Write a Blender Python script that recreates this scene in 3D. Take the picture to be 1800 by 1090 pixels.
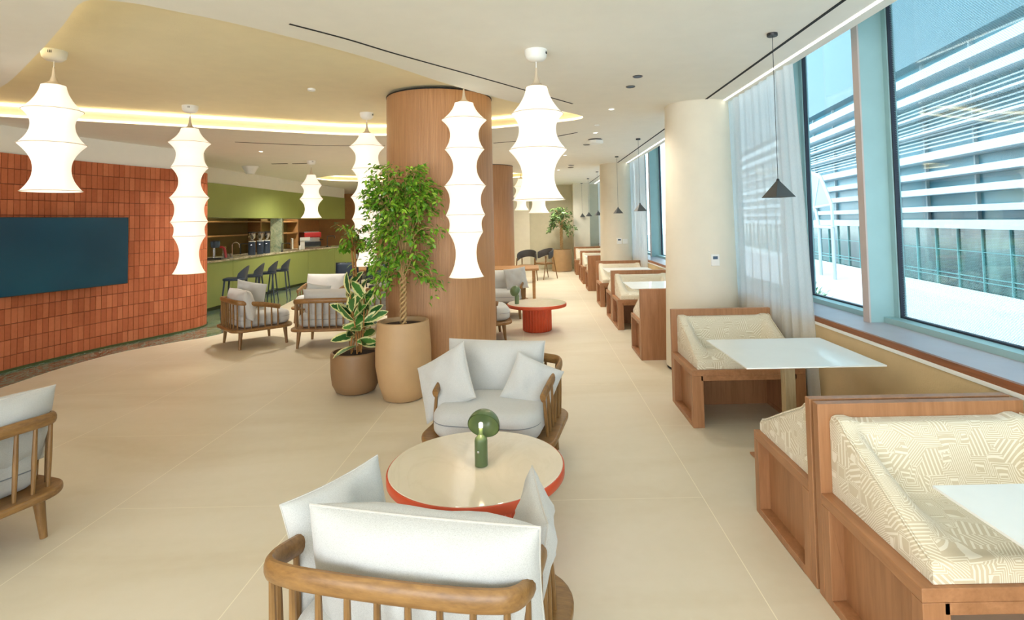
import bpy, bmesh, math, random
from mathutils import Vector, Matrix, Euler
random.seed(7)
PI = math.pi
SC = bpy.context.scene
COL = SC.collection
for o in list(bpy.data.objects):
    bpy.data.objects.remove(o)

# ------------------------------------------------------------------ camera
cd = bpy.data.cameras.new('camera')
cam = bpy.data.objects.new('camera', cd)
COL.objects.link(cam)
cd.sensor_fit = 'HORIZONTAL'
cd.sensor_width = 36.0
cd.lens = 36.0 * 985 / 1800
cd.shift_x = -40 / 1800
cd.shift_y = -(545 - 347) / 1800
cd.clip_start = 0.05
cd.clip_end = 300
cam.matrix_world = Matrix.Translation((0, 0, 1.65)) @ Matrix.Rotation(PI / 2 + math.radians(2.5), 4, 'X') @ Matrix.Rotation(-0.020, 4, 'Z')
SC.camera = cam

# ------------------------------------------------------------------ world, sun, exposure
W = bpy.data.worlds.new('world')
SC.world = W
W.use_nodes = True
nt = W.node_tree
nt.nodes.clear()
wo = nt.nodes.new('ShaderNodeOutputWorld')
bg = nt.nodes.new('ShaderNodeBackground')
tc = nt.nodes.new('ShaderNodeTexCoord')
sp = nt.nodes.new('ShaderNodeSeparateXYZ')
cr = nt.nodes.new('ShaderNodeValToRGB')
nt.links.new(tc.outputs['Generated'], sp.inputs[0])
nt.links.new(sp.outputs['Z'], cr.inputs[0])
cr.color_ramp.elements[0].position = 0.0
cr.color_ramp.elements[0].color = (0.93, 0.97, 1.0, 1)
cr.color_ramp.elements[1].position = 0.6
cr.color_ramp.elements[1].color = (0.66, 0.84, 1.0, 1)
nt.links.new(cr.outputs[0], bg.inputs[0])
bg.inputs[1].default_value = 4.2
nt.links.new(bg.outputs[0], wo.inputs[0])

sd = bpy.data.lights.new('sun', 'SUN')
sun = bpy.data.objects.new('sun', sd)
COL.objects.link(sun)
sd.energy = 1.2
sd.angle = 0.03
sd.color = (1.0, 0.96, 0.9)
sun.rotation_euler = Vector((0.62, 0.45, -0.75)).to_track_quat('-Z', 'Y').to_euler()
sun.location = (-20, -10, 25)

vs = SC.view_settings
SC.display_settings.display_device = 'sRGB'
vs.view_transform = 'Standard'
vs.look = 'None'
vs.gamma = 1.0
vs.use_curve_mapping = False
vs.exposure = 0.98
cy = SC.cycles
cy.use_denoising = True
cy.max_bounces = 8
cy.diffuse_bounces = 5
cy.glossy_bounces = 3
cy.transmission_bounces = 6
cy.transparent_max_bounces = 16
cy.sample_clamp_indirect = 6.0
cy.caustics_reflective = False
cy.caustics_refractive = False


# ------------------------------------------------------------------ helpers
def lin(c):
    return tuple(((v / 255) / 12.92 if v / 255 <= 0.04045 else ((v / 255 + 0.055) / 1.055) ** 2.4) for v in c) + (1,)


class N:
    """small node-tree helper"""
    def __init__(s, name):
        s.m = bpy.data.materials.new(name)
        s.m.use_nodes = True
        s.t = s.m.node_tree
        s.b = s.t.nodes['Principled BSDF']
        s.out = s.t.nodes['Material Output']

    def new(s, kind, **kw):
        n = s.t.nodes.new('ShaderNode' + kind)
        for k, v in kw.items():
            setattr(n, k, v)
        return n

    def ln(s, a, b):
        s.t.links.new(a, b)

    def coord(s, scale=(1, 1, 1), kind='Object', rot=(0, 0, 0)):
        t = s.new('TexCoord')
        m = s.new('Mapping')
        m.inputs['Scale'].default_value = scale
        m.inputs['Rotation'].default_value = rot
        s.ln(t.outputs[kind], m.inputs[0])
        return m.outputs[0]

    def math(s, op, a, b=None, c=None):
        n = s.new('Math', operation=op)
        for i, v in enumerate((a, b, c)):
            if v is None:
                continue
            if isinstance(v, (int, float)):
                n.inputs[i].default_value = v
            else:
                s.ln(v, n.inputs[i])
        return n.outputs[0]

    def ramp(s, fac, stops):
        r = s.new('ValToRGB')
        e = r.color_ramp.elements
        while len(e) < len(stops):
            e.new(0.5)
        for i, (p, c) in enumerate(stops):
            e[i].position = p
            e[i].color = c
        s.ln(fac, r.inputs[0])
        return r.outputs[0]

    def noise(s, vec, scale, detail=3, rough=0.5, dist=0.0):
        n = s.new('TexNoise')
        n.inputs['Scale'].default_value = scale
        n.inputs['Detail'].default_value = detail
        n.inputs['Roughness'].default_value = rough
        n.inputs['Distortion'].default_value = dist
        s.ln(vec, n.inputs['Vector'])
        return n.outputs[0]

    def bump(s, h, strength=0.2, dist=0.01):
        n = s.new('Bump')
        n.inputs['Strength'].default_value = strength
        n.inputs['Distance'].default_value = dist
        s.ln(h, n.inputs['Height'])
        s.ln(n.outputs[0], s.b.inputs['Normal'])

    def mix(s, fac, a, b):
        n = s.new('Mix', data_type='RGBA')
        if isinstance(fac, (int, float)):
            n.inputs[0].default_value = fac
        else:
            s.ln(fac, n.inputs[0])
        for i, v in ((6, a), (7, b)):
            if isinstance(v, tuple):
                n.inputs[i].default_value = v
            else:
                s.ln(v, n.inputs[i])
        return n.outputs[2]


def mat(name, c, rough=0.6, metal=0.0, spec=None, vary=0.05, nscale=6.0, bump=0.0, bscale=80.0, sheen=0.0, coat=0.0):
    n = N(name)
    co = n.coord()
    c = lin(c)
    f = n.noise(co, nscale)
    lo = tuple(v * (1 - vary) for v in c[:3]) + (1,)
    hi = tuple(min(1, v * (1 + vary)) for v in c[:3]) + (1,)
    n.ln(n.ramp(f, [(0.3, lo), (0.7, hi)]), n.b.inputs['Base Color'])
    n.b.inputs['Roughness'].default_value = rough
    n.b.inputs['Metallic'].default_value = metal
    if spec is not None:
        n.b.inputs['Specular IOR Level'].default_value = spec
    if sheen:
        n.b.inputs['Sheen Weight'].default_value = sheen
    if coat:
        n.b.inputs['Coat Weight'].default_value = coat
    if bump:
        n.bump(n.noise(co, bscale), bump, 0.004)
    return n.m


def emit(name, c, strength):
    n = N(name)
    co = n.coord()
    f = n.noise(co, 3.0)
    c = lin(c)
    n.ln(n.ramp(f, [(0.0, tuple(v * 0.97 for v in c[:3]) + (1,)), (1.0, c)]), n.b.inputs['Emission Color'])
    n.b.inputs['Emission Strength'].default_value = strength
    n.b.inputs['Base Color'].default_value = (0.8, 0.8, 0.78, 1)
    return n.m


def wood(name, dark, light, grain=(30, 30, 1.5), rough=0.45, stripes=0.0, kind='Object', bump=0.12):
    n = N(name)
    co = n.coord(grain, kind)
    f = n.noise(co, 1.0, 6, 0.65, 0.6)
    f2 = n.noise(n.coord(tuple(g * 4 for g in grain), kind), 1.0, 3, 0.6)
    m = n.math('ADD', n.math('MULTIPLY', f, 0.65), n.math('MULTIPLY', f2, 0.35))
    n.ln(n.ramp(m, [(0.32, lin(dark)), (0.68, lin(light))]), n.b.inputs['Base Color'])
    n.b.inputs['Roughness'].default_value = rough
    n.bump(m, bump, 0.003)
    return n.m


def obj(name, bm, m, parent=None, loc=None, rot=None, bevel=0.0, seg=2, smooth=40, sub=0, kind=None):
    me = bpy.data.meshes.new(name)
    bmesh.ops.remove_doubles(bm, verts=bm.verts, dist=1e-5)
    bmesh.ops.recalc_face_normals(bm, faces=bm.faces)
    bm.to_mesh(me)
    bm.free()
    o = bpy.data.objects.new(name, me)
    COL.objects.link(o)
    if isinstance(m, (list, tuple)):
        for q in m:
            me.materials.append(q)
    elif m:
        me.materials.append(m)
    if parent:
        o.parent = parent
    if loc:
        o.location = loc
    if rot:
        o.rotation_euler = rot
    if smooth:
        me.polygons.foreach_set('use_smooth', [True] * len(me.polygons))
        me.set_sharp_from_angle(angle=math.radians(smooth))
    if bevel:
        b = o.modifiers.new('bevel', 'BEVEL')
        b.width = bevel
        b.segments = seg
        b.limit_method = 'ANGLE'
        b.angle_limit = math.radians(50)
    if sub:
        s = o.modifiers.new('sub', 'SUBSURF')
        s.levels = sub
        s.render_levels = sub
    if kind:
        o['kind'] = kind
    return o


def tag(o, label=None, cat=None, group=None, kind=None):
    if label:
        o['label'] = label
    if cat:
        o['category'] = cat
    if group:
        o['group'] = group
    if kind:
        o['kind'] = kind
    return o


def thing(name, label, cat, loc=(0, 0, 0), rz=0.0, group=None):
    o = bpy.data.objects.new(name, None)
    o.empty_display_size = 0.1
    COL.objects.link(o)
    o.location = loc
    o.rotation_euler = (0, 0, rz)
    return tag(o, label, cat, group)


KIDS = {}


def kids(o):
    return [c for c in bpy.data.objects if c.parent == o]


def dup(o, loc=None, rz=None, label=None, group=None, parent=None):
    c = o.copy()
    COL.objects.link(c)
    if parent is not None:
        c.parent = parent
    for k in kids(o):
        dup(k, parent=c)
    if loc is not None:
        c.location = loc
    if rz is not None:
        c.rotation_euler = (0, 0, rz)
    if label:
        c['label'] = label
    if group:
        c['group'] = group
    return c


def BM():
    return bmesh.new()


def box(bm, x0, x1, y0, y1, z0, z1, mi=0):
    v = [bm.verts.new(p) for p in ((x0, y0, z0), (x1, y0, z0), (x1, y1, z0), (x0, y1, z0),
                                   (x0, y0, z1), (x1, y0, z1), (x1, y1, z1), (x0, y1, z1))]
    for f in ((3, 2, 1, 0), (4, 5, 6, 7), (0, 1, 5, 4), (1, 2, 6, 5), (2, 3, 7, 6), (3, 0, 4, 7)):
        bm.faces.new([v[i] for i in f]).material_index = mi
    return v


def obox(bm, c, sx, sy, sz, M=None, mi=0):
    """box of size s centred on c, turned by M"""
    v = box(bm, -sx / 2, sx / 2, -sy / 2, sy / 2, -sz / 2, sz / 2, mi)
    for q in v:
        p = q.co
        if M is not None:
            p = M @ p
        q.co = p + Vector(c)
    return v


def lathe(bm, prof, n=32, c=(0, 0), cap0=True, cap1=True, mi=0, rfun=None):
    rings = []
    for r, z in prof:
        ring = []
        for i in range(n):
            a = 2 * PI * i / n
            rr = rfun(r, z, a) if rfun else r
            ring.append(bm.verts.new((c[0] + rr * math.cos(a), c[1] + rr * math.sin(a), z)))
        rings.append(ring)
    for a, b in zip(rings, rings[1:]):
        for i in range(n):
            j = (i + 1) % n
            bm.faces.new((a[i], a[j], b[j], b[i])).material_index = mi
    if cap0:
        bm.faces.new(rings[0][::-1]).material_index = mi
    if cap1:
        bm.faces.new(rings[-1]).material_index = mi
    return rings


def tube(bm, pts, r, n=8, flat=1.0, up=None, caps=True, closed=False, mi=0):
    """sweep an ellipse (r sideways, r*flat along up) along pts"""
    pts = [Vector(p) for p in pts]
    k = len(pts)
    rs = r if isinstance(r, (list, tuple)) else [r] * k
    rings = []
    ref = Vector(up) if up else None
    last = None
    for i, p in enumerate(pts):
        if closed:
            t = pts[(i + 1) % k] - pts[i - 1]
        else:
            t = pts[min(i + 1, k - 1)] - pts[max(i - 1, 0)]
        t.normalize()
        if ref is not None:
            s = t.cross(ref)
            if s.length < 1e-4:
                s = Vector((1, 0, 0))
        else:
            if last is None:
                s = t.cross(Vector((0, 0, 1)))
                if s.length < 0.1:
                    s = t.cross(Vector((0, 1, 0)))
            else:
                s = last - t * last.dot(t)
        s.normalize()
        last = s
        u = s.cross(t).normalized()
        ring = []
        for j in range(n):
            a = 2 * PI * (j + 0.5) / n
            ring.append(bm.verts.new(p + s * math.cos(a) * rs[i] + u * math.sin(a) * rs[i] * flat))
        rings.append(ring)
    m = k if closed else k - 1
    for i in range(m):
        a, b = rings[i], rings[(i + 1) % k]
        for j in range(n):
            q = (j + 1) % n
            bm.faces.new((a[j], a[q], b[q], b[j])).material_index = mi
    if caps and not closed:
        bm.faces.new(rings[0][::-1]).material_index = mi
        bm.faces.new(rings[-1]).material_index = mi
    return rings


def cat(pts, n=8, closed=False):
    """Catmull-Rom through pts"""
    P = [Vector(p) for p in pts]
    k = len(P)
    out = []
    m = k if closed else k - 1
    for i in range(m):
        if closed:
            p0, p1, p2, p3 = P[i - 1], P[i], P[(i + 1) % k], P[(i + 2) % k]
        else:
            p0, p1, p2, p3 = P[max(i - 1, 0)], P[i], P[i + 1], P[min(i + 2, k - 1)]
        for j in range(n):
            t = j / n
            out.append(0.5 * ((2 * p1) + (p2 - p0) * t + (2 * p0 - 5 * p1 + 4 * p2 - p3) * t * t + (3 * p1 - p0 - 3 * p2 + p3) * t ** 3))
    if not closed:
        out.append(P[-1].copy())
    return out


def prism(bm, outline, z0, z1, mi=0):
    a = [bm.verts.new((p[0], p[1], z0)) for p in outline]
    b = [bm.verts.new((p[0], p[1], z1)) for p in outline]
    k = len(a)
    for i in range(k):
        j = (i + 1) % k
        bm.faces.new((a[i], a[j], b[j], b[i])).material_index = mi
    bm.faces.new(a[::-1]).material_index = mi
    bm.faces.new(b).material_index = mi


def offset(path, d):
    """2-D offset of an open path to its left by d"""
    out = []
    P = [Vector((p[0], p[1])) for p in path]
    for i, p in enumerate(P):
        t = P[min(i + 1, len(P) - 1)] - P[max(i - 1, 0)]
        t.normalize()
        out.append(Vector((p.x - t.y * d, p.y + t.x * d)))
    return out


def ribbon(bm, path, d, z0, z1, mi=0):
    """a wall along a path, d thick to its left"""
    q = offset(path, d)
    A = [[bm.verts.new((p[0], p[1], z)) for p in path] for z in (z0, z1)]
    B = [[bm.verts.new((p[0], p[1], z)) for p in q] for z in (z0, z1)]
    k = len(path)
    for i in range(k - 1):
        for f in ((A[0][i], A[0][i + 1], A[1][i + 1], A[1][i]), (B[0][i + 1], B[0][i], B[1][i], B[1][i + 1]),
                  (A[1][i], A[1][i + 1], B[1][i + 1], B[1][i]), (A[0][i + 1], A[0][i], B[0][i], B[0][i + 1])):
            bm.faces.new(f).material_index = mi
    for i in (0, k - 1):
        bm.faces.new((A[0][i], A[1][i], B[1][i], B[0][i])).material_index = mi


def rrect(w, d, r, n=8, cx=0, cy=0):
    """rounded rectangle outline; r = one radius or four (++, -+, --, +-)"""
    r = r if isinstance(r, (list, tuple)) else [r] * 4
    out = []
    for (sx, sy, a0), q in zip(((1, 1, 0), (-1, 1, PI / 2), (-1, -1, PI), (1, -1, 1.5 * PI)), r):
        for i in range(n + 1):
            a = a0 + PI / 2 * i / n
            out.append((cx + sx * (w / 2 - q) + q * math.cos(a), cy + sy * (d / 2 - q) + q * math.sin(a)))
    return out


def pillow(w, h, t, n=18, pinch=0.05, wr=0.006, seed=0, px=2.2):
    """upright cushion in the XZ plane, bottom edge at z=0; returns (bmesh, outline points)"""
    rnd = random.Random(seed)
    ph = [rnd.uniform(0, 6) for _ in range(6)]
    bm = BM()
    edge = []

    def pt(u, v, s):
        e = (1 - abs(u) ** px) * (1 - abs(v) ** px)
        th = t / 2 * max(0, e) ** 0.46
        x = w / 2 * u * (1 - pinch * (1 - v * v))
        z = h / 2 * v * (1 - pinch * (1 - u * u)) + h / 2
        wv = wr * (math.sin(7 * u + 3 * v + ph[0]) + math.sin(5 * v - 6 * u + ph[1]) + 0.6 * math.sin(13 * u + ph[2]) * math.sin(9 * v + ph[3]))
        if th > 0.004:
            th += wv * min(1, e * 2)
        return Vector((x, s * th, z))
    vs_ = {}
    for s in (1, -1):
        for i in range(n + 1):
            for j in range(n + 1):
                u = math.sin((-1 + 2 * i / n) * PI / 2)
                v = math.sin((-1 + 2 * j / n) * PI / 2)
                border = i in (0, n) or j in (0, n)
                if border and s == -1:
                    vs_[s, i, j] = vs_[1, i, j]
                else:
                    vs_[s, i, j] = bm.verts.new(pt(u, v, s))
    for s in (1, -1):
        for i in range(n):
            for j in range(n):
                bm.faces.new((vs_[s, i, j], vs_[s, i + 1, j], vs_[s, i + 1, j + 1], vs_[s, i, j + 1]))
    rim = [(i, 0) for i in range(n)] + [(n, j) for j in range(n)] + [(i, n) for i in range(n, 0, -1)] + [(0, j) for j in range(n, 0, -1)]
    edge = [vs_[1, i, j].co.copy() for i, j in rim]
    return bm, edge


def slab_cushion(w, d, t, r=0.06, crown=0.02, n=14, front=None):
    """lying seat cushion with crowned top, base at z=0"""
    bm = BM()
    ol = []
    K = 5
    prof = [(0.0, 0.0)] + [(1 - math.cos(PI / 2 * i / K), 0) for i in range(0)]
    outline = rrect(w, d, front or [0.12, 0.12, 0.12, 0.12], 6)
    m = len(outline)
    levels = []
    for k in range(K + 1):
        a = PI / 2 * k / K
        levels.append((r * (1 - math.sin(a)), r * (1 - math.cos(a))))
    rows = []
    for ins, z in levels:
        s = (w / 2 - ins) / (w / 2), (d / 2 - ins) / (d / 2)
        rows.append([(x * s[0], y * s[1], z) for x, y in outline])
    for ins, z in levels[::-1]:
        s = (w / 2 - ins) / (w / 2), (d / 2 - ins) / (d / 2)
        rows.append([(x * s[0], y * s[1], t - z) for x, y in outline])
    for q in (0.9, 0.75, 0.55, 0.3):
        s = (w / 2 - r) / (w / 2) * q, (d / 2 - r) / (d / 2) * q
        rows.append([(x * s[0], y * s[1], t + crown * (1 - q * q)) for x, y in outline])
    V = [[bm.verts.new(p) for p in row] for row in rows]
    for a, b in zip(V, V[1:]):
        for i in range(m):
            j = (i + 1) % m
            bm.faces.new((a[i], a[j], b[j], b[i]))
    bm.faces.new(V[0][::-1])
    bm.faces.new(V[-1])
    return bm


# ------------------------------------------------------------------ materials
M = {}
M['plaster'] = mat('ceiling plaster', (236, 233, 222), 0.85, vary=0.015, bump=0.15, bscale=120)
M['recess'] = mat('recess plaster', (242, 232, 198), 0.85, vary=0.02, bump=0.3, bscale=90)
M['beige_wall'] = mat('beige textured plaster', (212, 188, 146), 0.9, vary=0.04, bump=0.5, bscale=70)
M['back_wall'] = mat('far wall plaster', (205, 198, 172), 0.85, vary=0.03)
M['column'] = mat('column plaster', (228, 221, 202), 0.8, vary=0.02)
M['brown_wall'] = mat('brown wall', (208, 158, 108), 0.6, vary=0.06)
M['green'] = mat('olive green lacquer', (152, 164, 92), 0.45, vary=0.06, nscale=1.6)
M['green_dark'] = mat('olive plinth', (70, 80, 40), 0.5)
M['wood'] = wood('walnut veneer', (142, 96, 60), (176, 126, 86), (14, 14, 1.2), 0.42)
M['wood_h'] = wood('walnut veneer lengthwise', (144, 98, 62), (178, 128, 88), (14, 1.2, 14), 0.42)
M['oak'] = wood('smoked oak', (102, 70, 34), (150, 112, 64), (22, 22, 3), 0.4)
M['oak_rail'] = wood('smoked oak rail', (108, 74, 38), (156, 116, 66), (6, 26, 26), 0.36)
M['pale_oak'] = wood('pale brushed oak', (168, 146, 108), (198, 178, 140), (20, 20, 2), 0.5)
M['shelf_wood'] = wood('shelf oak', (150, 106, 62), (184, 140, 92), (3, 20, 20), 0.5)
M['shelf_back'] = mat('shelf back panel', (136, 116, 70), 0.6, vary=0.1, nscale=2)
M['linen'] = None
M['red'] = mat('coral red lacquer', (206, 82, 48), 0.4, vary=0.04)
M['pot_light'] = mat('sand glazed fibre clay', (184, 150, 108), 0.55, vary=0.05, bump=0.1)
M['pot_dark'] = mat('brown fibre clay', (138, 106, 72), 0.5, vary=0.05, bump=0.1)
M['soil'] = mat('soil', (58, 40, 26), 0.95, vary=0.4, nscale=60, bump=1.0)
M['black'] = mat('black metal', (38, 40, 42), 0.45, vary=0.05)
M['slot'] = mat('black slot', (22, 22, 22), 0.8, vary=0.05)
M['grey_metal'] = mat('graphite metal', (86, 86, 84), 0.4, metal=0.4, vary=0.05)
M['navy'] = mat('navy moulded shell', (44, 58, 76), 0.42, vary=0.06)
M['charcoal'] = mat('charcoal shell', (72, 70, 70), 0.5, vary=0.05)
M['steel'] = mat('brushed steel', (205, 205, 205), 0.22, metal=1.0, vary=0.05)
M['white'] = mat('white enamel', (238, 238, 232), 0.4, vary=0.02)
M['table_white'] = mat('white tabletop laminate', (240, 240, 234), 0.35, vary=0.02, coat=0.3)
M['lamp_green'] = mat('moss green enamel', (92, 112, 72), 0.35, vary=0.04, coat=0.3)
M['jar_green'] = mat('grey green enamel', (128, 158, 120), 0.3, vary=0.04)
M['frame_teal'] = mat('pale anodised aluminium', (158, 190, 190), 0.4, metal=0.15, vary=0.03)
M['frame_white'] = mat('bronze mullion cap', (196, 180, 172), 0.45, vary=0.03)
M['sill_top'] = mat('grey sill laminate', (176, 170, 176), 0.4, vary=0.04)
M['sill_edge'] = wood('sill edge walnut', (120, 70, 40), (160, 100, 62), (20, 1.5, 20), 0.45)
M['white_trim'] = mat('white trim', (236, 238, 234), 0.5, vary=0.02)
M['bark'] = mat('pale bark', (186, 152, 102), 0.8, vary=0.15, nscale=30, bump=0.6, bscale=50)
M['stem'] = mat('brown stem', (168, 118, 60), 0.7, vary=0.15, nscale=30)
M['led'] = emit('warm LED strip', (255, 230, 186), 2.3)
M['led_cool'] = emit('white LED strip', (255, 250, 240), 2.5)
M['spot'] = emit('added downlight lens', (255, 240, 214), 6.0)  # glowing lens of the added fill downlights
M['bulb'] = emit('warm bulb', (255, 240, 220), 0.45)
M['lens_blue'] = mat('dark lens', (70, 92, 116), 0.25, vary=0.05)
M['gasket'] = mat('black gasket', (30, 34, 50), 0.5, vary=0.05)
M['red_gloss'] = mat('red machine panel', (170, 44, 44), 0.3, vary=0.04)


def _linen():
    n = N('oatmeal linen')
    co = n.coord((1, 1, 1), 'Object')
    w1 = n.noise(n.coord((350, 350, 1500)), 1.0, 2)
    w2 = n.noise(n.coord((1500, 900, 300)), 1.0, 2)
    m = n.math('ADD', n.math('MULTIPLY', w1, 0.5), n.math('MULTIPLY', w2, 0.5))
    n.ln(n.ramp(m, [(0.30, lin((158, 158, 154))), (0.50, lin((192, 192, 188))), (0.7, lin((207, 207, 203)))]), n.b.inputs['Base Color'])
    n.b.inputs['Roughness'].default_value = 0.95
    n.b.inputs['Sheen Weight'].default_value = 0.3
    big = n.noise(co, 9.0, 3)
    n.bump(n.math('ADD', n.math('MULTIPLY', m, 0.15), big), 0.35, 0.012)
    return n.m


M['linen'] = _linen()
M['piping'] = mat('linen piping', (196, 192, 184), 0.9, vary=0.05)
M['piping_dark'] = mat('charcoal seam', (132, 136, 140), 0.9, vary=0.05)


def _colwood():
    n = N('ribbed walnut cladding')
    t = n.new('TexCoord')
    s = n.new('SeparateXYZ')
    n.ln(t.outputs['UV'], s.inputs[0])
    st = n.math('SINE', n.math('MULTIPLY', s.outputs[0], 2 * PI / 0.016))
    co = n.coord((40, 1.1, 1), 'UV')
    f = n.noise(co, 1.0, 5, 0.6, 0.4)
    co2 = n.coord((150, 2.5, 1), 'UV')
    f2 = n.noise(co2, 1.0, 3)
    m = n.math('ADD', n.math('MULTIPLY', f, 0.5), n.math('MULTIPLY', f2, 0.4))
    m = n.math('ADD', m, n.math('MULTIPLY', st, 0.06))
    n.ln(n.ramp(m, [(0.28, lin((156, 110, 70))), (0.62, lin((188, 142, 98)))]), n.b.inputs['Base Color'])
    n.b.inputs['Roughness'].default_value = 0.42
    n.bump(st, 0.35, 0.003)
    return n.m


M['col_wood'] = _colwood()


def _floor():
    n = N('cream porcelain floor tiles')
    t = n.new('TexCoord')
    s = n.new('SeparateXYZ')
    n.ln(t.outputs['Object'], s.inputs[0])
    # joints every 1.165 m in x, 2.3 m in y, every second row shifted
    xr = n.math('DIVIDE', n.math('SUBTRACT', s.outputs[0], 0.96), 1.165)
    fx = n.math('ABSOLUTE', n.math('SUBTRACT', n.math('FRACT', n.math('ADD', xr, 100.5)), 0.5))
    row = n.math('MODULO', n.math('FLOOR', n.math('ADD', xr, 100.0)), 2.0)
    yr = n.math('ADD', n.math('DIVIDE', n.math('ADD', s.outputs[1], 0.1), 2.33), n.math('MULTIPLY', row, 0.5))
    fy = n.math('ABSOLUTE', n.math('SUBTRACT', n.math('FRACT', n.math('ADD', yr, 100.5)), 0.5))
    jx = n.math('LESS_THAN', n.math('MULTIPLY', fx, 1.165), 0.0022)
    jy = n.math('LESS_THAN', n.math('MULTIPLY', fy, 2.33), 0.0014)
    j = n.math('MAXIMUM', jx, jy)
    co = n.coord((0.5, 1.6, 1))
    f = n.noise(co, 1.0, 6, 0.55, 0.8)
    f2 = n.noise(n.coord(), 14.0, 3)
    base = n.ramp(n.math('ADD', n.math('MULTIPLY', f, 0.85), n.math('MULTIPLY', f2, 0.15)),
                  [(0.3, lin((208, 196, 170))), (0.5, lin((216, 206, 183))), (0.72, lin((222, 213, 193)))])
    c = n.mix(j, base, lin((240, 232, 208)))
    n.ln(c, n.b.inputs['Base Color'])
    n.b.inputs['Roughness'].default_value = 0.42
    n.b.inputs['Specular IOR Level'].default_value = 0.35
    return n.m


M['floor'] = _floor()


def _marble(name, cols, scale, rough=0.15, vein=6.0):
    n = N(name)
    co = n.coord((scale, scale * 0.45, scale))
    f = n.noise(co, 1.0, 8, 0.62, 2.2)
    v = n.noise(co, 2.3, 6, 0.6, 3.5)
    vv = n.math('POWER', n.math('SUBTRACT', 1.0, n.math('ABSOLUTE', n.math('MULTIPLY', n.math('SUBTRACT', v, 0.5), vein))), 3.0)
    vv = n.math('MAXIMUM', vv, 0.0)
    base = n.ramp(f, [(0.32, lin(cols[0])), (0.5, lin(cols[1])), (0.66, lin(cols[2]))])
    n.ln(n.mix(n.math('MULTIPLY', vv, 0.55), base, lin(cols[3])), n.b.inputs['Base Color'])
    n.b.inputs['Roughness'].default_value = rough
    return n.m


M['marble_green'] = _marble('green brown marble', ((20, 62, 48), (64, 88, 70), (112, 76, 56), (176, 200, 184)), 1.6, 0.12)
M['marble_top'] = _marble('cream onyx stone', ((226, 213, 190), (230, 218, 197), (234, 223, 203), (222, 209, 186)), 0.9, 0.10, 9)
M['marble_grey'] = _marble('grey green veined stone', ((96, 122, 92), (138, 154, 122), (170, 176, 146), (196, 190, 150)), 3.0, 0.25)
M['stone_counter'] = _marble('cream veined worktop', ((150, 140, 110), (214, 206, 176), (232, 226, 200), (90, 84, 66)), 2.4, 0.2)


def _brick():
    n = N('terracotta tiles')
    a = n.new('VertexColor', layer_name='tone')
    co = n.coord((1, 1, 1))
    f = n.noise(co, 26.0, 4)
    s = n.new('SeparateXYZ')
    n.ln(a.outputs[0], s.inputs[0])
    m = n.math('ADD', n.math('MULTIPLY', s.outputs[0], 0.75), n.math('MULTIPLY', f, 0.3))
    n.ln(n.ramp(m, [(0.1, lin((166, 86, 48))), (0.5, lin((190, 108, 68))), (0.95, lin((206, 130, 88)))]), n.b.inputs['Base Color'])
    n.b.inputs['Roughness'].default_value = 0.75
    n.bump(f, 0.2, 0.003)
    return n.m


M['brick'] = _brick()
M['grout'] = mat('dark mortar', (96, 52, 36), 0.9, vary=0.1)


def _booth():
    """woven beige jacquard: patches of pale parallel lines in changing directions"""
    n = N('patterned jacquard upholstery')
    co = n.coord()
    dn = n.new('TexNoise')
    dn.inputs['Scale'].default_value = 3.0
    n.ln(co, dn.inputs['Vector'])
    ad = n.new('VectorMath', operation='MULTIPLY_ADD')
    n.ln(dn.outputs[1], ad.inputs[0])
    ad.inputs[1].default_value = (0.05, 0.05, 0.05)
    n.ln(co, ad.inputs[2])
    vor = n.new('TexVoronoi', feature='F1', distance='CHEBYCHEV')
    vor.inputs['Scale'].default_value = 13.0
    vor.inputs['Randomness'].default_value = 0.85
    n.ln(ad.outputs[0], vor.inputs['Vector'])
    sc = n.new('SeparateXYZ')
    n.ln(vor.outputs['Color'], sc.inputs[0])
    # quantised direction
    q = n.math('MULTIPLY', n.math('FLOOR', n.math('MULTIPLY', sc.outputs[0], 4.0)), PI / 4)
    p = n.new('SeparateXYZ')
    n.ln(co, p.inputs[0])
    u = n.math('ADD', p.outputs[0], n.math('MULTIPLY', p.outputs[1], 0.35))
    v = n.math('ADD', p.outputs[2], n.math('MULTIPLY', p.outputs[1], 0.85))
    line = n.math('ADD', n.math('MULTIPLY', u, n.math('COSINE', q)), n.math('MULTIPLY', v, n.math('SINE', q)))
    wide = n.math('ADD', 1.0, n.math('GREATER_THAN', sc.outputs[2], 0.55))
    par = n.math('SINE', n.math('MULTIPLY', n.math('MULTIPLY', line, wide), 2 * PI / 0.017))
    ring = n.math('SINE', n.math('MULTIPLY', vor.outputs['Distance'], 2 * PI / 0.095))
    use = n.math('GREATER_THAN', sc.outputs[1], 0.5)
    pat = n.math('ADD', n.math('MULTIPLY', par, n.math('SUBTRACT', 1.0, use)), n.math('MULTIPLY', ring, use))
    ln_ = n.math('GREATER_THAN', pat, 0.35)
    c = n.mix(ln_, lin((204, 190, 160)), lin((232, 224, 204)))
    n.ln(c, n.b.inputs['Base Color'])
    n.b.inputs['Roughness'].default_value = 0.95
    n.b.inputs['Sheen Weight'].default_value = 0.2
    n.bump(ln_, 0.35, 0.002)
    return n.m


M['booth'] = _booth()


def _shade():
    n = N('white stretched lantern fabric')
    co = n.coord()
    f = n.noise(co, 5.0, 2)
    n.ln(n.ramp(f, [(0.0, lin((255, 240, 222))), (1.0, lin((255, 246, 232)))]), n.b.inputs['Emission Color'])
    n.b.inputs['Base Color'].default_value = lin((240, 236, 226))
    n.b.inputs['Roughness'].default_value = 0.9
    n.b.inputs['Emission Strength'].default_value = 0.34
    return n.m


M['shade'] = _shade()
M['hoop'] = mat('lantern hoop', (206, 190, 164), 0.7, vary=0.03)


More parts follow.
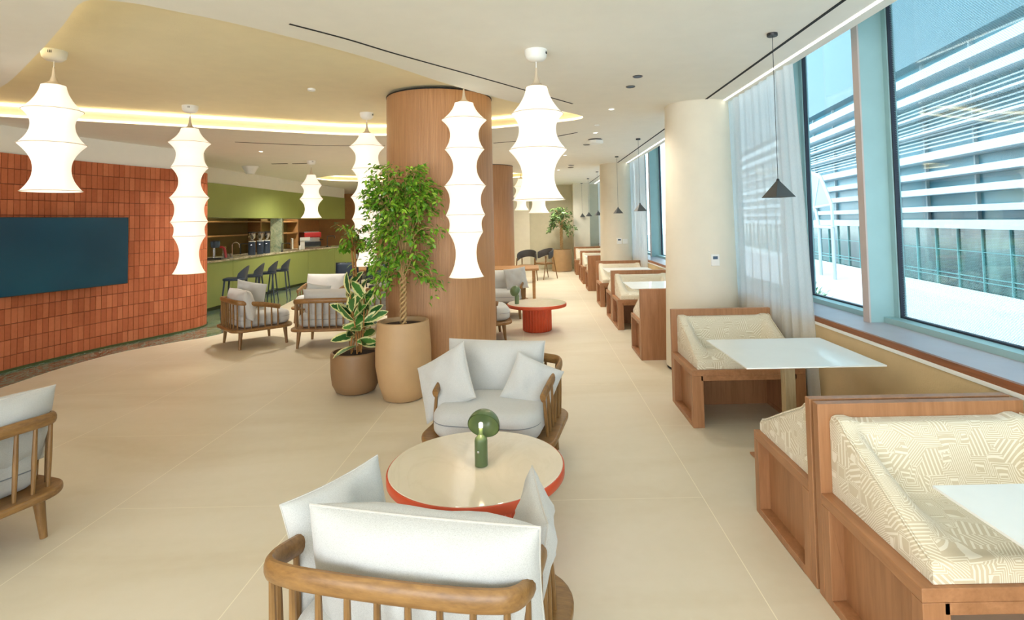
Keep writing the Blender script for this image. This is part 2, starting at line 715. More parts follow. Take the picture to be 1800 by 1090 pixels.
def _sheer():
    n = N('sheer white curtain')
    t = n.new('BsdfTranslucent')
    t.inputs[0].default_value = lin((236, 240, 240))
    d = n.new('BsdfDiffuse')
    f = n.noise(n.coord((300, 300, 60)), 1.0, 2)
    n.ln(n.ramp(f, [(0.3, lin((226, 230, 230))), (0.7, lin((246, 247, 245)))]), d.inputs[0])
    tr = n.new('BsdfTransparent')
    m1 = n.new('MixShader')
    m1.inputs[0].default_value = 0.5
    n.ln(d.outputs[0], m1.inputs[1])
    n.ln(t.outputs[0], m1.inputs[2])
    m2 = n.new('MixShader')
    m2.inputs[0].default_value = 0.16
    n.ln(m1.outputs[0], m2.inputs[1])
    n.ln(tr.outputs[0], m2.inputs[2])
    n.ln(m2.outputs[0], n.out.inputs[0])
    return n.m


M['sheer'] = _sheer()


def _glass(name, dots):
    n = N(name)
    tr = n.new('BsdfTransparent')
    tr.inputs[0].default_value = (0.86, 0.96, 0.97, 1)
    gl = n.new('BsdfGlossy')
    gl.inputs['Roughness'].default_value = 0.02
    fr = n.new('Fresnel')
    fr.inputs[0].default_value = 1.3
    m = n.new('MixShader')
    n.ln(n.math('MINIMUM', fr.outputs[0], 0.25), m.inputs[0])
    n.ln(tr.outputs[0], m.inputs[1])
    n.ln(gl.outputs[0], m.inputs[2])
    last = m.outputs[0]
    if dots:
        t = n.new('TexCoord')
        s = n.new('SeparateXYZ')
        n.ln(t.outputs['Object'], s.inputs[0])
        k = 2 * PI / 0.017
        g = n.math('MULTIPLY', n.math('SINE', n.math('MULTIPLY', s.outputs[1], k)), n.math('SINE', n.math('MULTIPLY', s.outputs[2], k)))
        # dots are dense at the foot and head of the pane and thin out between
        hz = n.math('ABSOLUTE', n.math('SUBTRACT', s.outputs[2], 1.75))
        th = n.math('SUBTRACT', 1.0, n.math('MULTIPLY', hz, 0.85))
        th = n.math('MAXIMUM', th, 0.12)
        dot = n.math('MULTIPLY', n.math('GREATER_THAN', g, th), 0.5)
        d = n.new('BsdfDiffuse')
        d.inputs[0].default_value = lin((170, 205, 214))
        m2 = n.new('MixShader')
        n.ln(dot, m2.inputs[0])
        n.ln(last, m2.inputs[1])
        n.ln(d.outputs[0], m2.inputs[2])
        last = m2.outputs[0]
    n.ln(last, n.out.inputs[0])
    return n.m


M['glass'] = _glass('window glass', False)
M['glass_dots'] = _glass('fritted window glass', True)


def _clear():
    n = N('clear hopper plastic')
    tr = n.new('BsdfTransparent')
    tr.inputs[0].default_value = (0.75, 0.72, 0.66, 1)
    gl = n.new('BsdfGlossy')
    gl.inputs['Roughness'].default_value = 0.05
    m = n.new('MixShader')
    m.inputs[0].default_value = 0.3
    n.ln(tr.outputs[0], m.inputs[1])
    n.ln(gl.outputs[0], m.inputs[2])
    n.ln(m.outputs[0], n.out.inputs[0])
    return n.m


M['clear'] = _clear()


def _screen():
    n = N('switched off screen')
    f = n.noise(n.coord((1, 1, 1)), 0.8, 1)
    n.ln(n.ramp(f, [(0.3, lin((6, 46, 66))), (0.7, lin((14, 72, 94)))]), n.b.inputs['Base Color'])
    n.b.inputs['Roughness'].default_value = 0.25
    return n.m


M['screen'] = _screen()


def _leaf(name, c0, c1, edge=None):
    n = N(name)
    oi = n.new('VertexColor', layer_name='tone')
    s = n.new('SeparateXYZ')
    n.ln(oi.outputs[0], s.inputs[0])
    f = n.noise(n.coord(), 25.0, 2)
    base = n.ramp(n.math('ADD', n.math('MULTIPLY', s.outputs[0], 0.8), n.math('MULTIPLY', f, 0.2)), [(0.1, lin(c0)), (0.9, lin(c1))])
    if edge:
        e = n.math('ADD', s.outputs[1], n.math('MULTIPLY', n.math('SUBTRACT', f, 0.5), 0.7))
        base = n.mix(n.math('GREATER_THAN', e, 0.60), base, lin(edge))
    n.ln(base, n.b.inputs['Base Color'])
    n.b.inputs['Roughness'].default_value = 0.4
    n.b.inputs['Subsurface Weight'].default_value = 0.0
    return n.m


M['ficus'] = _leaf('ficus leaf', (74, 130, 26), (164, 206, 62))
M['ficus_far'] = _leaf('dusty ficus leaf', (84, 122, 62), (140, 172, 100))
M['rubber'] = _leaf('variegated leaf', (34, 86, 36), (84, 138, 56), (218, 214, 150))


# ================================================================== the building
def struct(name, bm, m, parent=None, **k):
    o = obj(name, bm, m, parent, **k)
    if parent is None:
        o['kind'] = 'structure'
    return o


HC = 2.93          # main ceiling height
XW = 2.20          # inner face of the window parapet

# floor: cream tiles, with the green marble in front of the brick wall and the bar
b = BM()
box(b, -14, 3.0, -4.5, 26, -0.2, 0.0)
struct('floor', b, M['floor'], smooth=0)
edge = cat([(-5.70, -4.5), (-5.76, 1), (-5.74, 4.5), (-5.72, 6.03), (-5.76, 6.82), (-5.66, 7.6), (-5.38, 8.14), (-4.95, 8.8), (-5.0, 9.8), (-5.3, 11.6), (-5.55, 13.7), (-5.3, 17), (-4.6, 20.0), (-4.2, 26)], 6)
ol = [(p[0], p[1]) for p in [Vector((q[0], q[1], 0)) for q in edge]] + [(-14, 26), (-14, -4.5)]
b = BM()
prism(b, ol, 0.0, 0.004)
struct('floor_marble', b, M['marble_green'], smooth=0)

# ceiling with two rounded recesses
rec1 = cat([(-5.89, 6.14), (-5.0, 6.64), (-3.96, 7.21), (-2.45, 7.95), (-1.3, 7.9), (-0.6, 7.60), (0.1, 7.28), (0.50, 7.08), (0.62, 6.88), (0.45, 6.60),
            (-0.10, 6.05), (-0.72, 5.19), (-1.28, 4.21), (-1.8, 3.53), (-2.11, 3.23), (-2.28, 3.10), (-2.5, 3.08),
            (-2.92, 3.44), (-3.64, 4.05), (-4.73, 4.92), (-5.7, 5.45), (-6.1, 5.85)], 5, True)
rec2 = [(-3.0 + 2.9 * math.cos(a), 15.3 + 1.5 * math.sin(a)) for a in [2 * PI * i / 48 for i in range(48)]]


def loop_edges(bm, pts, z):
    v = [bm.verts.new((p[0], p[1], z)) for p in pts]
    return v, [bm.edges.new((v[i], v[(i + 1) % len(v)])) for i in range(len(v))]


b = BM()
es = []
for pts in ([(-14, -4.5), (2.17, -4.5), (2.17, 26), (-14, 26)], rec1, rec2):
    v, e = loop_edges(b, pts, HC)
    es += e
bmesh.ops.triangle_fill(b, use_beauty=True, use_dissolve=False, edges=es)
ceil_ = struct('ceiling', b, M['plaster'], smooth=0)
H2 = HC + 0.155
for k, rec in enumerate((rec1, rec2)):
    b = BM()
    v0, e0 = loop_edges(b, rec, HC)
    v1, e1 = loop_edges(b, rec, H2)
    for i in range(len(v0)):
        j = (i + 1) % len(v0)
        b.faces.new((v0[i], v0[j], v1[j], v1[i]))
    b.faces.new(v1)
    struct('ceiling_recess', b, M['recess'], smooth=30)
    P = [Vector((p[0], p[1])) for p in rec]
    c = sum(P, Vector((0, 0))) / len(P)
    for z, r in ((HC + 0.012, 0.011), (H2 - 0.022, 0.011)):
        b = BM()
        n_ = len(P)
        ins = []
        for i in range(n_):
            t = (P[(i + 1) % n_] - P[i - 1]).normalized()
            nrm = Vector((-t.y, t.x))
            if nrm.dot(c - P[i]) < 0:
                nrm = -nrm
            # inward side of the outline (clockwise test by area)
            ins.append(P[i])
        area = sum(P[i].x * P[(i + 1) % n_].y - P[(i + 1) % n_].x * P[i].y for i in range(n_))
        ins = []
        for i in range(n_):
            t = (P[(i + 1) % n_] - P[i - 1]).normalized()
            nrm = Vector((-t.y, t.x)) * (1 if area > 0 else -1)
            ins.append((*(P[i] + nrm * 0.013), z))
        if k == 0 and z < HC + 0.05:
            tube(b, [ins[i % n_] for i in range(n_ - 4, n_ + 5 * 8)], r, 6, up=(0, 0, 1))
        elif k == 1 and z < HC + 0.05:
            tube(b, [ins[i] for i in range(0, 26)], r, 6, up=(0, 0, 1))
        else:
            tube(b, ins, r, 6, closed=True, up=(0, 0, 1))
        struct('trim_%d' % (1 + k * 2 + (z > HC + 0.05)), b, M['led'])

# ceiling pocket above the windows
b = BM()
box(b, 2.17, 2.19, -4.5, 26, HC, 3.45)
box(b, 2.17, 3.0, -4.5, 26, 3.45, 3.5)
struct('ceiling_pocket', b, M['plaster'], smooth=0)
b = BM()
box(b, -14, 2.19, -4.5, 26, 3.46, 3.5)
struct('ceiling_slab', b, M['plaster'], smooth=0)

# black air slots and the LED line along the windows
b = BM()
box(b, 1.848, 1.872, 0.4, 6.2, HC - 0.003, HC + 0.01)
struct('trim_5', b, M['slot'], smooth=0)
b = BM()
box(b, 1.848, 1.872, 6.5, 19.3, HC - 0.003, HC + 0.01)
struct('trim_6', b, M['slot'], smooth=0)
for i, (y0, y1) in enumerate(((0.2, 6.1), (6.75, 12.6), (13.2, 19.3))):
    b = BM()
    box(b, 2.07, 2.095, y0, y1, HC - 0.004, HC + 0.01)
    struct('trim_%d' % (7 + i), b, M['led_cool'], smooth=0)


def slotline(name, pts, w):
    b = BM()
    ribbon(b, cat(pts, 8), w, HC - 0.003, HC + 0.01)
    struct(name, b, M['slot'], smooth=0)


slotline('trim_10', [(-1.52, 3.48), (-1.26, 3.79), (-1.0, 4.16), (-0.43, 4.9), (0.44, 6.06)], 0.018)
slotline('trim_11', [(-4.45, 8.3), (-3.6, 8.75), (-2.9, 8.95), (-2.4, 9.0)], 0.03)
slotline('trim_12', [(-0.65, 8.95), (0.1, 8.6), (0.62, 8.05)], 0.03)

# end walls
b = BM()
box(b, -2.4, 3.0, 19.6, 19.8, 0, 3.5)
struct('wall_back', b, M['back_wall'], smooth=0)
b = BM()
box(b, -1.0, -0.2, 19.3, 19.6, 0, 2.93)
struct('wall_back_pier', b, M['column'], smooth=0)
b = BM()
box(b, 1.3, 1.85, 19.0, 19.6, 0, 2.93)
struct('wall_back_return', b, M['column'], smooth=0)
b = BM()
box(b, -14, -2.4, 22.6, 22.8, 0, 3.5)
box(b, -2.5, -2.4, 19.8, 22.6, 0, 3.5)
struct('wall_far_left', b, M['brown_wall'], smooth=0)

# ---- brick wall (left), curved, with plaster above
wp = cat([(-6.42, -4.4), (-6.42, 1.5), (-6.42, 4.0), (-6.36, 5.5), (-6.30, 6.6), (-6.20, 7.35), (-6.02, 8.05), (-5.80, 8.65), (-5.64, 9.1),
          (-5.60, 9.45), (-5.72, 9.75), (-6.05, 9.95), (-6.5, 10.05), (-8.5, 10.1)], 8)
b = BM()
ribbon(b, offset(wp, 0.03), 0.2, 0, HC)
wall_left = struct('wall_left', b, M['plaster'], smooth=30)
# arc-length table
acc = [0.0]
for i in range(1, len(wp)):
    acc.append(acc[-1] + (wp[i] - wp[i - 1]).length)


def along(path, acc, s):
    for i in range(1, len(path)):
        if acc[i] >= s or i == len(path) - 1:
            t = (s - acc[i - 1]) / max(1e-9, acc[i] - acc[i - 1])
            p = path[i - 1].lerp(path[i], t)
            d = (path[i] - path[i - 1]).normalized()
            return Vector((p[0], p[1])), Vector((d[0], d[1]))


b = BM()
cl = b.loops.layers.color.new('tone')
rows, rh = 14, 2.6 / 14
rb = random.Random(3)
s_start = 5.6
for r in range(rows):
    s = s_start
    while s < acc[-1] - 1.5:
        w = 0.076
        p, d = along(wp, acc, s + w / 2)
        nrm = Vector((d.y, -d.x))          # towards the room
        dep = 0.036 + rb.uniform(-0.0025, 0.003)
        M3 = Matrix(((d.x, nrm.x, 0), (d.y, nrm.y, 0), (0, 0, 1)))
        cc = Vector((p.x, p.y, r * rh + rh / 2)) - Vector((nrm.x, nrm.y, 0)) * (0.03 - dep / 2)
        before = len(b.faces)
        obox(b, cc, w - 0.006, dep, rh - 0.007, M3)
        b.faces.ensure_lookup_table()
        tone = rb.uniform(0.2, 0.8)
        for f in b.faces[before:]:
            for l in f.loops:
                l[cl] = (tone, tone, tone, 1)
        s += w
brick = obj('brick_cladding', b, M['brick'], wall_left, smooth=0)
brick['label'] = 'terracotta tile cladding stacked in upright rows'
b = BM()
ribbon(b, offset(wp, 0.022), 0.008, 0, 2.6)
obj('mortar', b, M['grout'], wall_left, smooth=30)
b = BM()
ribbon(b, offset(wp, -0.022), 0.04, 0.0, 0.03)
struct('baseboard_left', b, M['green_dark'], smooth=30)

# ---- green bulkhead over the bar
bp = cat([(-6.95, 9.6), (-6.78, 11.4), (-6.72, 13.5), (-6.68, 16.5), (-6.58, 19.4)], 8)
b = BM()
ribbon(b, bp, 0.7, 1.88, 2.6)
struct('wall_bar_bulkhead', b, M['green'], smooth=30)
b = BM()
ribbon(b, offset(bp, 0.02), 0.66, 2.6, HC)
struct('wall_bar_upper', b, M['plaster'], smooth=30)

# ---- window side: parapet, sill, mullions, panes
b = BM()
box(b, XW, XW + 0.25, -4.5, 19.6, 0, 0.80)
struct('wall_right', b, M['beige_wall'], smooth=0)
b = BM()
box(b, XW - 0.012, XW + 0.3, -4.5, 19.6, 0.80, 0.822)
struct('trim_13', b, M['white_trim'], smooth=0, bevel=0.003)
b = BM()
box(b, XW - 0.004, XW + 0.02, -4.5, 19.6, 0.822, 0.862)
struct('trim_14', b, M['sill_edge'], smooth=0)
b = BM()
box(b, XW + 0.02, 2.75, -4.5, 19.6, 0.822, 0.86)
struct('trim_15', b, M['sill_top'], smooth=0)
XP = 2.66   # pane plane
mull = [(-2.2, -2.1), (1.0, 1.1), (4.16, 4.23), (5.48, 5.58), (7.3, 7.4), (8.7, 8.8), (10.3, 10.4), (11.9, 12.0), (13.5, 13.6), (15.2, 15.3), (17.0, 17.1), (19.0, 19.1)]
for i, (y0, y1) in enumerate(mull):
    b = BM()
    box(b, 2.455, XP + 0.04, y0, y1, 0.86, 3.45)
    o = struct('trim_%d' % (20 + i), b, M['frame_teal'], smooth=0)
    b = BM()
    box(b, 2.443, 2.455, y0 - 0.004, y1 + 0.004, 0.86, 3.45)
    obj('mullion_cap', b, M['frame_white'], o, smooth=0)
for i in range(len(mull) - 1):
    y0, y1 = mull[i][1], mull[i + 1][0]
    if 12.5 < y0 < 12.4:
        continue
    b = BM()
    box(b, XP - 0.11, XP + 0.03, y0, y1, 0.86, 0.90)      # bottom rail
    box(b, XP - 0.03, XP + 0.03, y0, y0 + 0.05, 0.90, 3.45)
    box(b, XP - 0.03, XP + 0.03, y1 - 0.05, y1, 0.90, 3.45)
    w = struct('window_%d' % (i + 1), b, M['frame_teal'], smooth=0)
    b = BM()
    for q in ((y0 + 0.05, y0 + 0.062, 0.90, 3.45), (y1 - 0.062, y1 - 0.05, 0.90, 3.45), (y0 + 0.05, y1 - 0.05, 0.90, 0.912)):
        box(b, XP - 0.02, XP + 0.012, *q)
    obj('gasket', b, M['gasket'], w, smooth=0)
    b = BM()
    box(b, XP, XP + 0.006, y0 + 0.05, y1 - 0.05, 0.90, 3.45)
    obj('glass_pane', b, M['glass_dots'] if i in (0, 1) else M['glass'], w, smooth=0)


# ---- columns
def column(name, label, cx, cy_, r0, r1, z1, m, ring=True):
    t = thing(name, label, 'column', (cx, cy_, 0))
    b = BM()
    uv = b.loops.layers.uv.new('UVMap')
    n_ = 72
    R0 = [b.verts.new((r0 * math.cos(2 * PI * i / n_), r0 * math.sin(2 * PI * i / n_), 0.03)) for i in range(n_)]
    R1 = [b.verts.new((r1 * math.cos(2 * PI * i / n_), r1 * math.sin(2 * PI * i / n_), z1)) for i in range(n_)]
    for i in range(n_):
        j = (i + 1) % n_
        f = b.faces.new((R0[i], R0[j], R1[j], R1[i]))
        L = 2 * PI * r0 / n_
        for l, q in zip(f.loops, ((i * L, 0), ((i + 1) * L, 0), ((i + 1) * L, z1), (i * L, z1))):
            l[uv].uv = q
    b.faces.new(R1)
    obj('column_shaft', b, m, t, smooth=40)
    b = BM()
    lathe(b, [(r0 - 0.01, 0.0), (r0 - 0.01, 0.03)], 48)
    obj('plinth', b, M['slot'], t)
    b = BM()
    lathe(b, [(r1 + 0.004, z1 - 0.012), (r1 + 0.004, z1)], 64)
    obj('shadow_gap', b, M['slot'] if m is M['col_wood'] else M['column'], t)
    return t


column('column', 'large round column clad in ribbed wood behind the tall potted ficus', -1.06, 6.32, 0.60, 0.585, 3.06, M['col_wood'])
column('column', 'wood-clad round column farther back, behind the second red drum table', -1.0, 12.75, 0.52, 0.51, HC, M['col_wood'])
column('column', 'cream plaster column behind the second booth, nearest of the cream columns', 1.86, 6.32, 0.42, 0.355, HC, M['column'])
column('column', 'cream plaster column midway down the row of booths with two wall switches', 1.86, 12.8, 0.40, 0.355, HC, M['column'])

# ---- sheer curtains
def curtain(label, x, y0, y1, amp=0.035, folds=9, z1=3.1, seed=1, flare=0.0):
    b = BM()
    nY, nZ = folds * 14, 14
    rn = random.Random(seed)
    ph = rn.uniform(0, 6)
    V = []
    for j in range(nZ + 1):
        z = 0.02 + (z1 - 0.02) * j / nZ
        row = []
        for i in range(nY + 1):
            u = i / nY
            a = amp * (0.75 + 0.25 * math.sin(3 * u + z))
            dx = a * math.sin(2 * PI * folds * u + 0.6 * math.sin(5 * u + ph)) + 0.35 * a * math.sin(2 * PI * folds * 2.3 * u + z * 0.4)
            row.append(b.verts.new((x + dx, y0 + (y1 - y0) * u + 0.01 * math.sin(9 * u + z) - flare * (1 - u) * (1 - z / z1), z)))
        V.append(row)
    for j in range(nZ):
        for i in range(nY):
            b.faces.new((V[j][i], V[j][i + 1], V[j + 1][i + 1], V[j + 1][i]))
    o = obj('sheer_curtain', b, M['sheer'], smooth=180)
    tag(o, label, 'curtain', 'sheer curtains along the windows')


curtain('sheer white curtain beside the nearest cream column, behind the second booth table', 2.157, 4.62, 6.15, 0.020, 9, HC + 0.1, 1, 0.28)
curtain('sheer white curtain hanging beside the cream column with two wall switches', 2.157, 10.9, 12.9, 0.020, 10, HC + 0.1, 2)
curtain('sheer white curtain at the far end of the booth row', 2.157, 16.6, 19.0, 0.020, 10, HC + 0.1, 3)

# ================================================================== booths, tables
def make_bench(label):
    """origin on the floor at the aisle-side foot of the back panel; bench runs along -Y, width +X"""
    t = thing('booth_bench', label, 'booth seat', (0, 0, 0), 0, 'upholstered booth benches along the windows')
    w, d, zs, hb = 0.90, 0.68, 0.45, 0.83
    b = BM()
    box(b, 0, w, -0.045, 0, 0.0, hb)
    obj('back_panel', b, M['wood'], t, bevel=0.003, smooth=0)
    # side frames with a recessed panel, open front
    for sx, name in ((0, 'side_frame'), (w - 0.09, 'side_frame')):
        x0, x1 = sx, sx + 0.09
        p0, p1 = (x0 + 0.06, x1 - 0.004) if sx == 0 else (x0 + 0.004, x1 - 0.06)
        b = BM()
        box(b, x0, x1, -d, -d + 0.055, 0, zs - 0.045)
        box(b, x0, x1, -0.045 - 0.06, -0.045, 0, zs - 0.045)
        box(b, x0, x1, -d + 0.055, -0.105, 0, 0.035)
        f = obj(name, b, M['wood'], t, bevel=0.003, smooth=0)
        b = BM()
        box(b, p0, p1, -d + 0.05, -0.10, 0.03, zs - 0.045)
        obj('inset_panel', b, M['wood'], f, smooth=0)
    b = BM()
    box(b, 0, w, -d, -0.045, zs - 0.045, zs)
    box(b, 0.07, w - 0.07, -d, -d + 0.02, zs - 0.085, zs - 0.045)
    obj('seat_board', b, M['wood_h'], t, bevel=0.003, smooth=0)
    b = BM()
    box(b, 0.07, w - 0.07, -0.12, -0.105, 0.0, zs - 0.045)
    obj('kick_panel', b, M['wood'], t, smooth=0)
    # scooped upholstery: seat, raked back and two wedge wings in one shell
    b = BM()
    nx, ny = 60, 44
    u0, u1 = 0.05, w - 0.03
    v1 = d - 0.045 - 0.02

    def ss(t_):
        t_ = max(0.0, min(1.0, t_))
        return t_ * t_ * (3 - 2 * t_)

    def height(u, v):
        e = min(u, (u1 - u0) - u)
        back = 0.27 * (1 - ss((v - 0.06) / 0.15))
        H = 0.27 * max(0, 1 - max(0, v - 0.05) / (v1 - 0.07)) ** 0.9
        wing = H * (1 - ss((e - 0.055) / 0.15))
        k = 0.018
        s = math.log(math.exp(back / k) + math.exp(wing / k) + math.exp(0 / k)) * k - k * math.log(1.0)
        s = min(s - 0.012, 0.275)
        top = 0.075 + s
        # rounded outer edges
        ee = min(e, v1 - v, 0.03) / 0.03
        top -= 0.028 * (1 - math.sqrt(max(0, 1 - (1 - ee) ** 2)))
        return max(0.02, top - 0.012)
    us = [(1 - math.cos(PI * i / nx)) / 2 * (u1 - u0) for i in range(nx + 1)]
    us = [0.5 * a + 0.5 * (u1 - u0) * i / nx for i, a in enumerate(us)]
    vsl = [v1 * (0.5 * (1 - math.cos(PI * j / ny)) / 2 + 0.5 * j / ny) for j in range(ny + 1)]
    V = [[b.verts.new((u0 + u, -0.047 - v, zs + height(u, v))) for u in us] for v in vsl]
    for j in range(ny):
        for i in range(nx):
            b.faces.new((V[j][i], V[j][i + 1], V[j + 1][i + 1], V[j + 1][i]))
    rim = [V[0][i] for i in range(nx)] + [V[j][nx] for j in range(ny)] + [V[ny][i] for i in range(nx, 0, -1)] + [V[j][0] for j in range(ny, 0, -1)]
    low = [b.verts.new((q.co.x, q.co.y, zs + 0.001)) for q in rim]
    for i in range(len(rim)):
        j = (i + 1) % len(rim)
        b.faces.new((rim[i], low[i], low[j], rim[j]))
    b.faces.new(low)
    up = obj('upholstery', b, M['booth'], t, smooth=50)
    b = BM()
    for x in (u0 + 0.008, u1 - 0.008):
        b = BM()
        pts = []
        for j in range(1, 30):
            v = v1 * j / 30
            pts.append((x, -0.047 - v, zs + height(max(0.012, min(u1 - u0 - 0.012, x - u0)), v) + 0.004))
        tube(b, pts, 0.004, 6)
        obj('piping', b, M['booth'], up)
    return t


XB = 1.215
near_y = [(2.53, 'near half of the closest booth, patterned beige bench cut by the photo edge'),
          (5.17, 'patterned beige booth bench facing us beyond the second white table'),
          (9.17, 'patterned beige booth bench facing us past the panel-backed bench beside the cream column'),
          (11.45, 'patterned beige booth bench facing us, just before the cream column with switches'),
          (15.4, 'patterned booth bench facing us, second from the far end of the row'),
          (17.9, 'patterned booth bench facing us, last one before the potted tree')]
far_y = [(2.555, 'booth bench turned away behind the closest divider, rounded cushion showing at its left'),
         (6.65, 'booth bench turned away beside the nearest cream column, plain wooden back towards us'),
         (9.19, 'booth bench turned away, back to back with the bench past the panel-backed one'),
         (13.25, 'booth bench turned away just past the cream column with switches'),
         (15.42, 'far booth bench turned away behind the second bench from the end')]
bench0 = None
for y, lab in near_y:
    if bench0 is None:
        bench0 = make_bench(lab)
        bench0.location = (XB, y, 0)
    else:
        dup(bench0, (XB, y, 0), 0, lab)
for y, lab in far_y:
    dup(bench0, (XB + 0.90, y, 0), PI, lab)

tab = thing('booth_table', 'white square booth table at the right edge of the photo', 'table', (1.72, 1.50, 0), 0, 'white booth tables')
b = BM()
V0 = box(b, -0.42, 0.42, -0.40, 0.40, 0.742, 0.75)
V1 = [(-0.36, -0.34), (0.36, -0.34), (0.36, 0.34), (-0.36, 0.34)]
q = [b.verts.new((x, y, 0.728)) for x, y in V1]
lo = V0[:4]
for i in range(4):
    j = (i + 1) % 4
    b.faces.new((lo[i], lo[j], q[j], q[i]))
b.faces.new(q)
obj('tabletop', b, M['table_white'], tab, smooth=0)
b = BM()
box(b, -0.035, 0.035, -0.035, 0.035, 0.012, 0.728)
obj('pedestal', b, M['pale_oak'], tab, bevel=0.004, smooth=0)
b = BM()
box(b, -0.2, 0.2, -0.2, 0.2, 0.0, 0.012)
obj('base_plate', b, M['wood_h'], tab, bevel=0.002, smooth=0)
for y, lab in ((3.80, 'white square booth table between the two nearest booths'),
               (7.80, 'white booth table beyond the wooden bench back by the nearest cream column'),
               (10.25, 'white booth table just in front of the bench by the cream column with switches'),
               (14.3, 'white booth table near the far end of the row'),
               (16.7, 'farthest white booth table before the potted tree')):
    dup(tab, (1.67, y, 0), 0, lab)

# ---- black cone pendants over the tables
def make_pendant(label):
    t = thing('pendant_lamp', label, 'pendant lamp', (0, 0, 0), 0, 'small dark pyramid pendants above the booths')
    b = BM()
    lathe(b, [(0.034, HC - 0.02), (0.036, HC - 0.017), (0.036, HC)], 24)
    obj('canopy', b, M['black'], t)
    b = BM()
    tube(b, [(0, 0, 1.90), (0, 0, HC - 0.02)], 0.0022, 6)
    obj('cord', b, M['black'], t)
    b = BM()
    prof = [(0.006, 1.915), (0.010, 1.908), (0.012, 1.90)]
    lathe(b, prof[::-1], 16)
    obj('cord_grip', b, M['black'], t)
    b = BM()
    s, z0, z1, s1 = 0.078, 1.785, 1.902, 0.006
    lo = [b.verts.new((x * s, y * s, z0)) for x, y in ((-1, -1), (1, -1), (1, 1), (-1, 1))]
    hi = [b.verts.new((x * s1, y * s1, z1)) for x, y in ((-1, -1), (1, -1), (1, 1), (-1, 1))]
    li = [b.verts.new((x * (s - .004), y * (s - .004), z0)) for x, y in ((-1, -1), (1, -1), (1, 1), (-1, 1))]
    h2 = [b.verts.new((x * 0.004, y * 0.004, z1 - 0.01)) for x, y in ((-1, -1), (1, -1), (1, 1), (-1, 1))]
    for A, B in ((lo, hi), (li, h2), (lo, li)):
        for i in range(4):
            j = (i + 1) % 4
            b.faces.new((A[i], A[j], B[j], B[i]))
    b.faces.new(hi)
    b.faces.new(h2)
    obj('lamp_shade', b, M['grey_metal'], t, smooth=0, rot=(0, 0, 0.25))
    b = BM()
    lathe(b, [(0.004, 1.80), (0.016, 1.806), (0.018, 1.82), (0.010, 1.84)], 14)
    obj('bulb', b, M['bulb'], t)
    return t


pend = None
for x, y, lab in ((1.68, 3.86, 'grey pyramid pendant over the second white table, nearest and largest'),
                  (1.65, 8.8, 'dark pyramid pendant in front of the sheer curtain, second nearest'),
                  (1.66, 11.2, 'dark pyramid pendant hanging in front of the cream column with switches'),
                  (1.64, 14.6, 'far pyramid pendant, rightmost of the three tiny ones'),
                  (1.62, 16.9, 'far pyramid pendant, middle one of the three tiny ones'),
                  (1.60, 19.0, 'farthest pyramid pendant, leftmost of the three tiny ones')):
    if pend is None:
        pend = make_pendant(lab)
        pend.location = (x, y, 0)
    else:
        dup(pend, (x, y, 0), 0, lab)


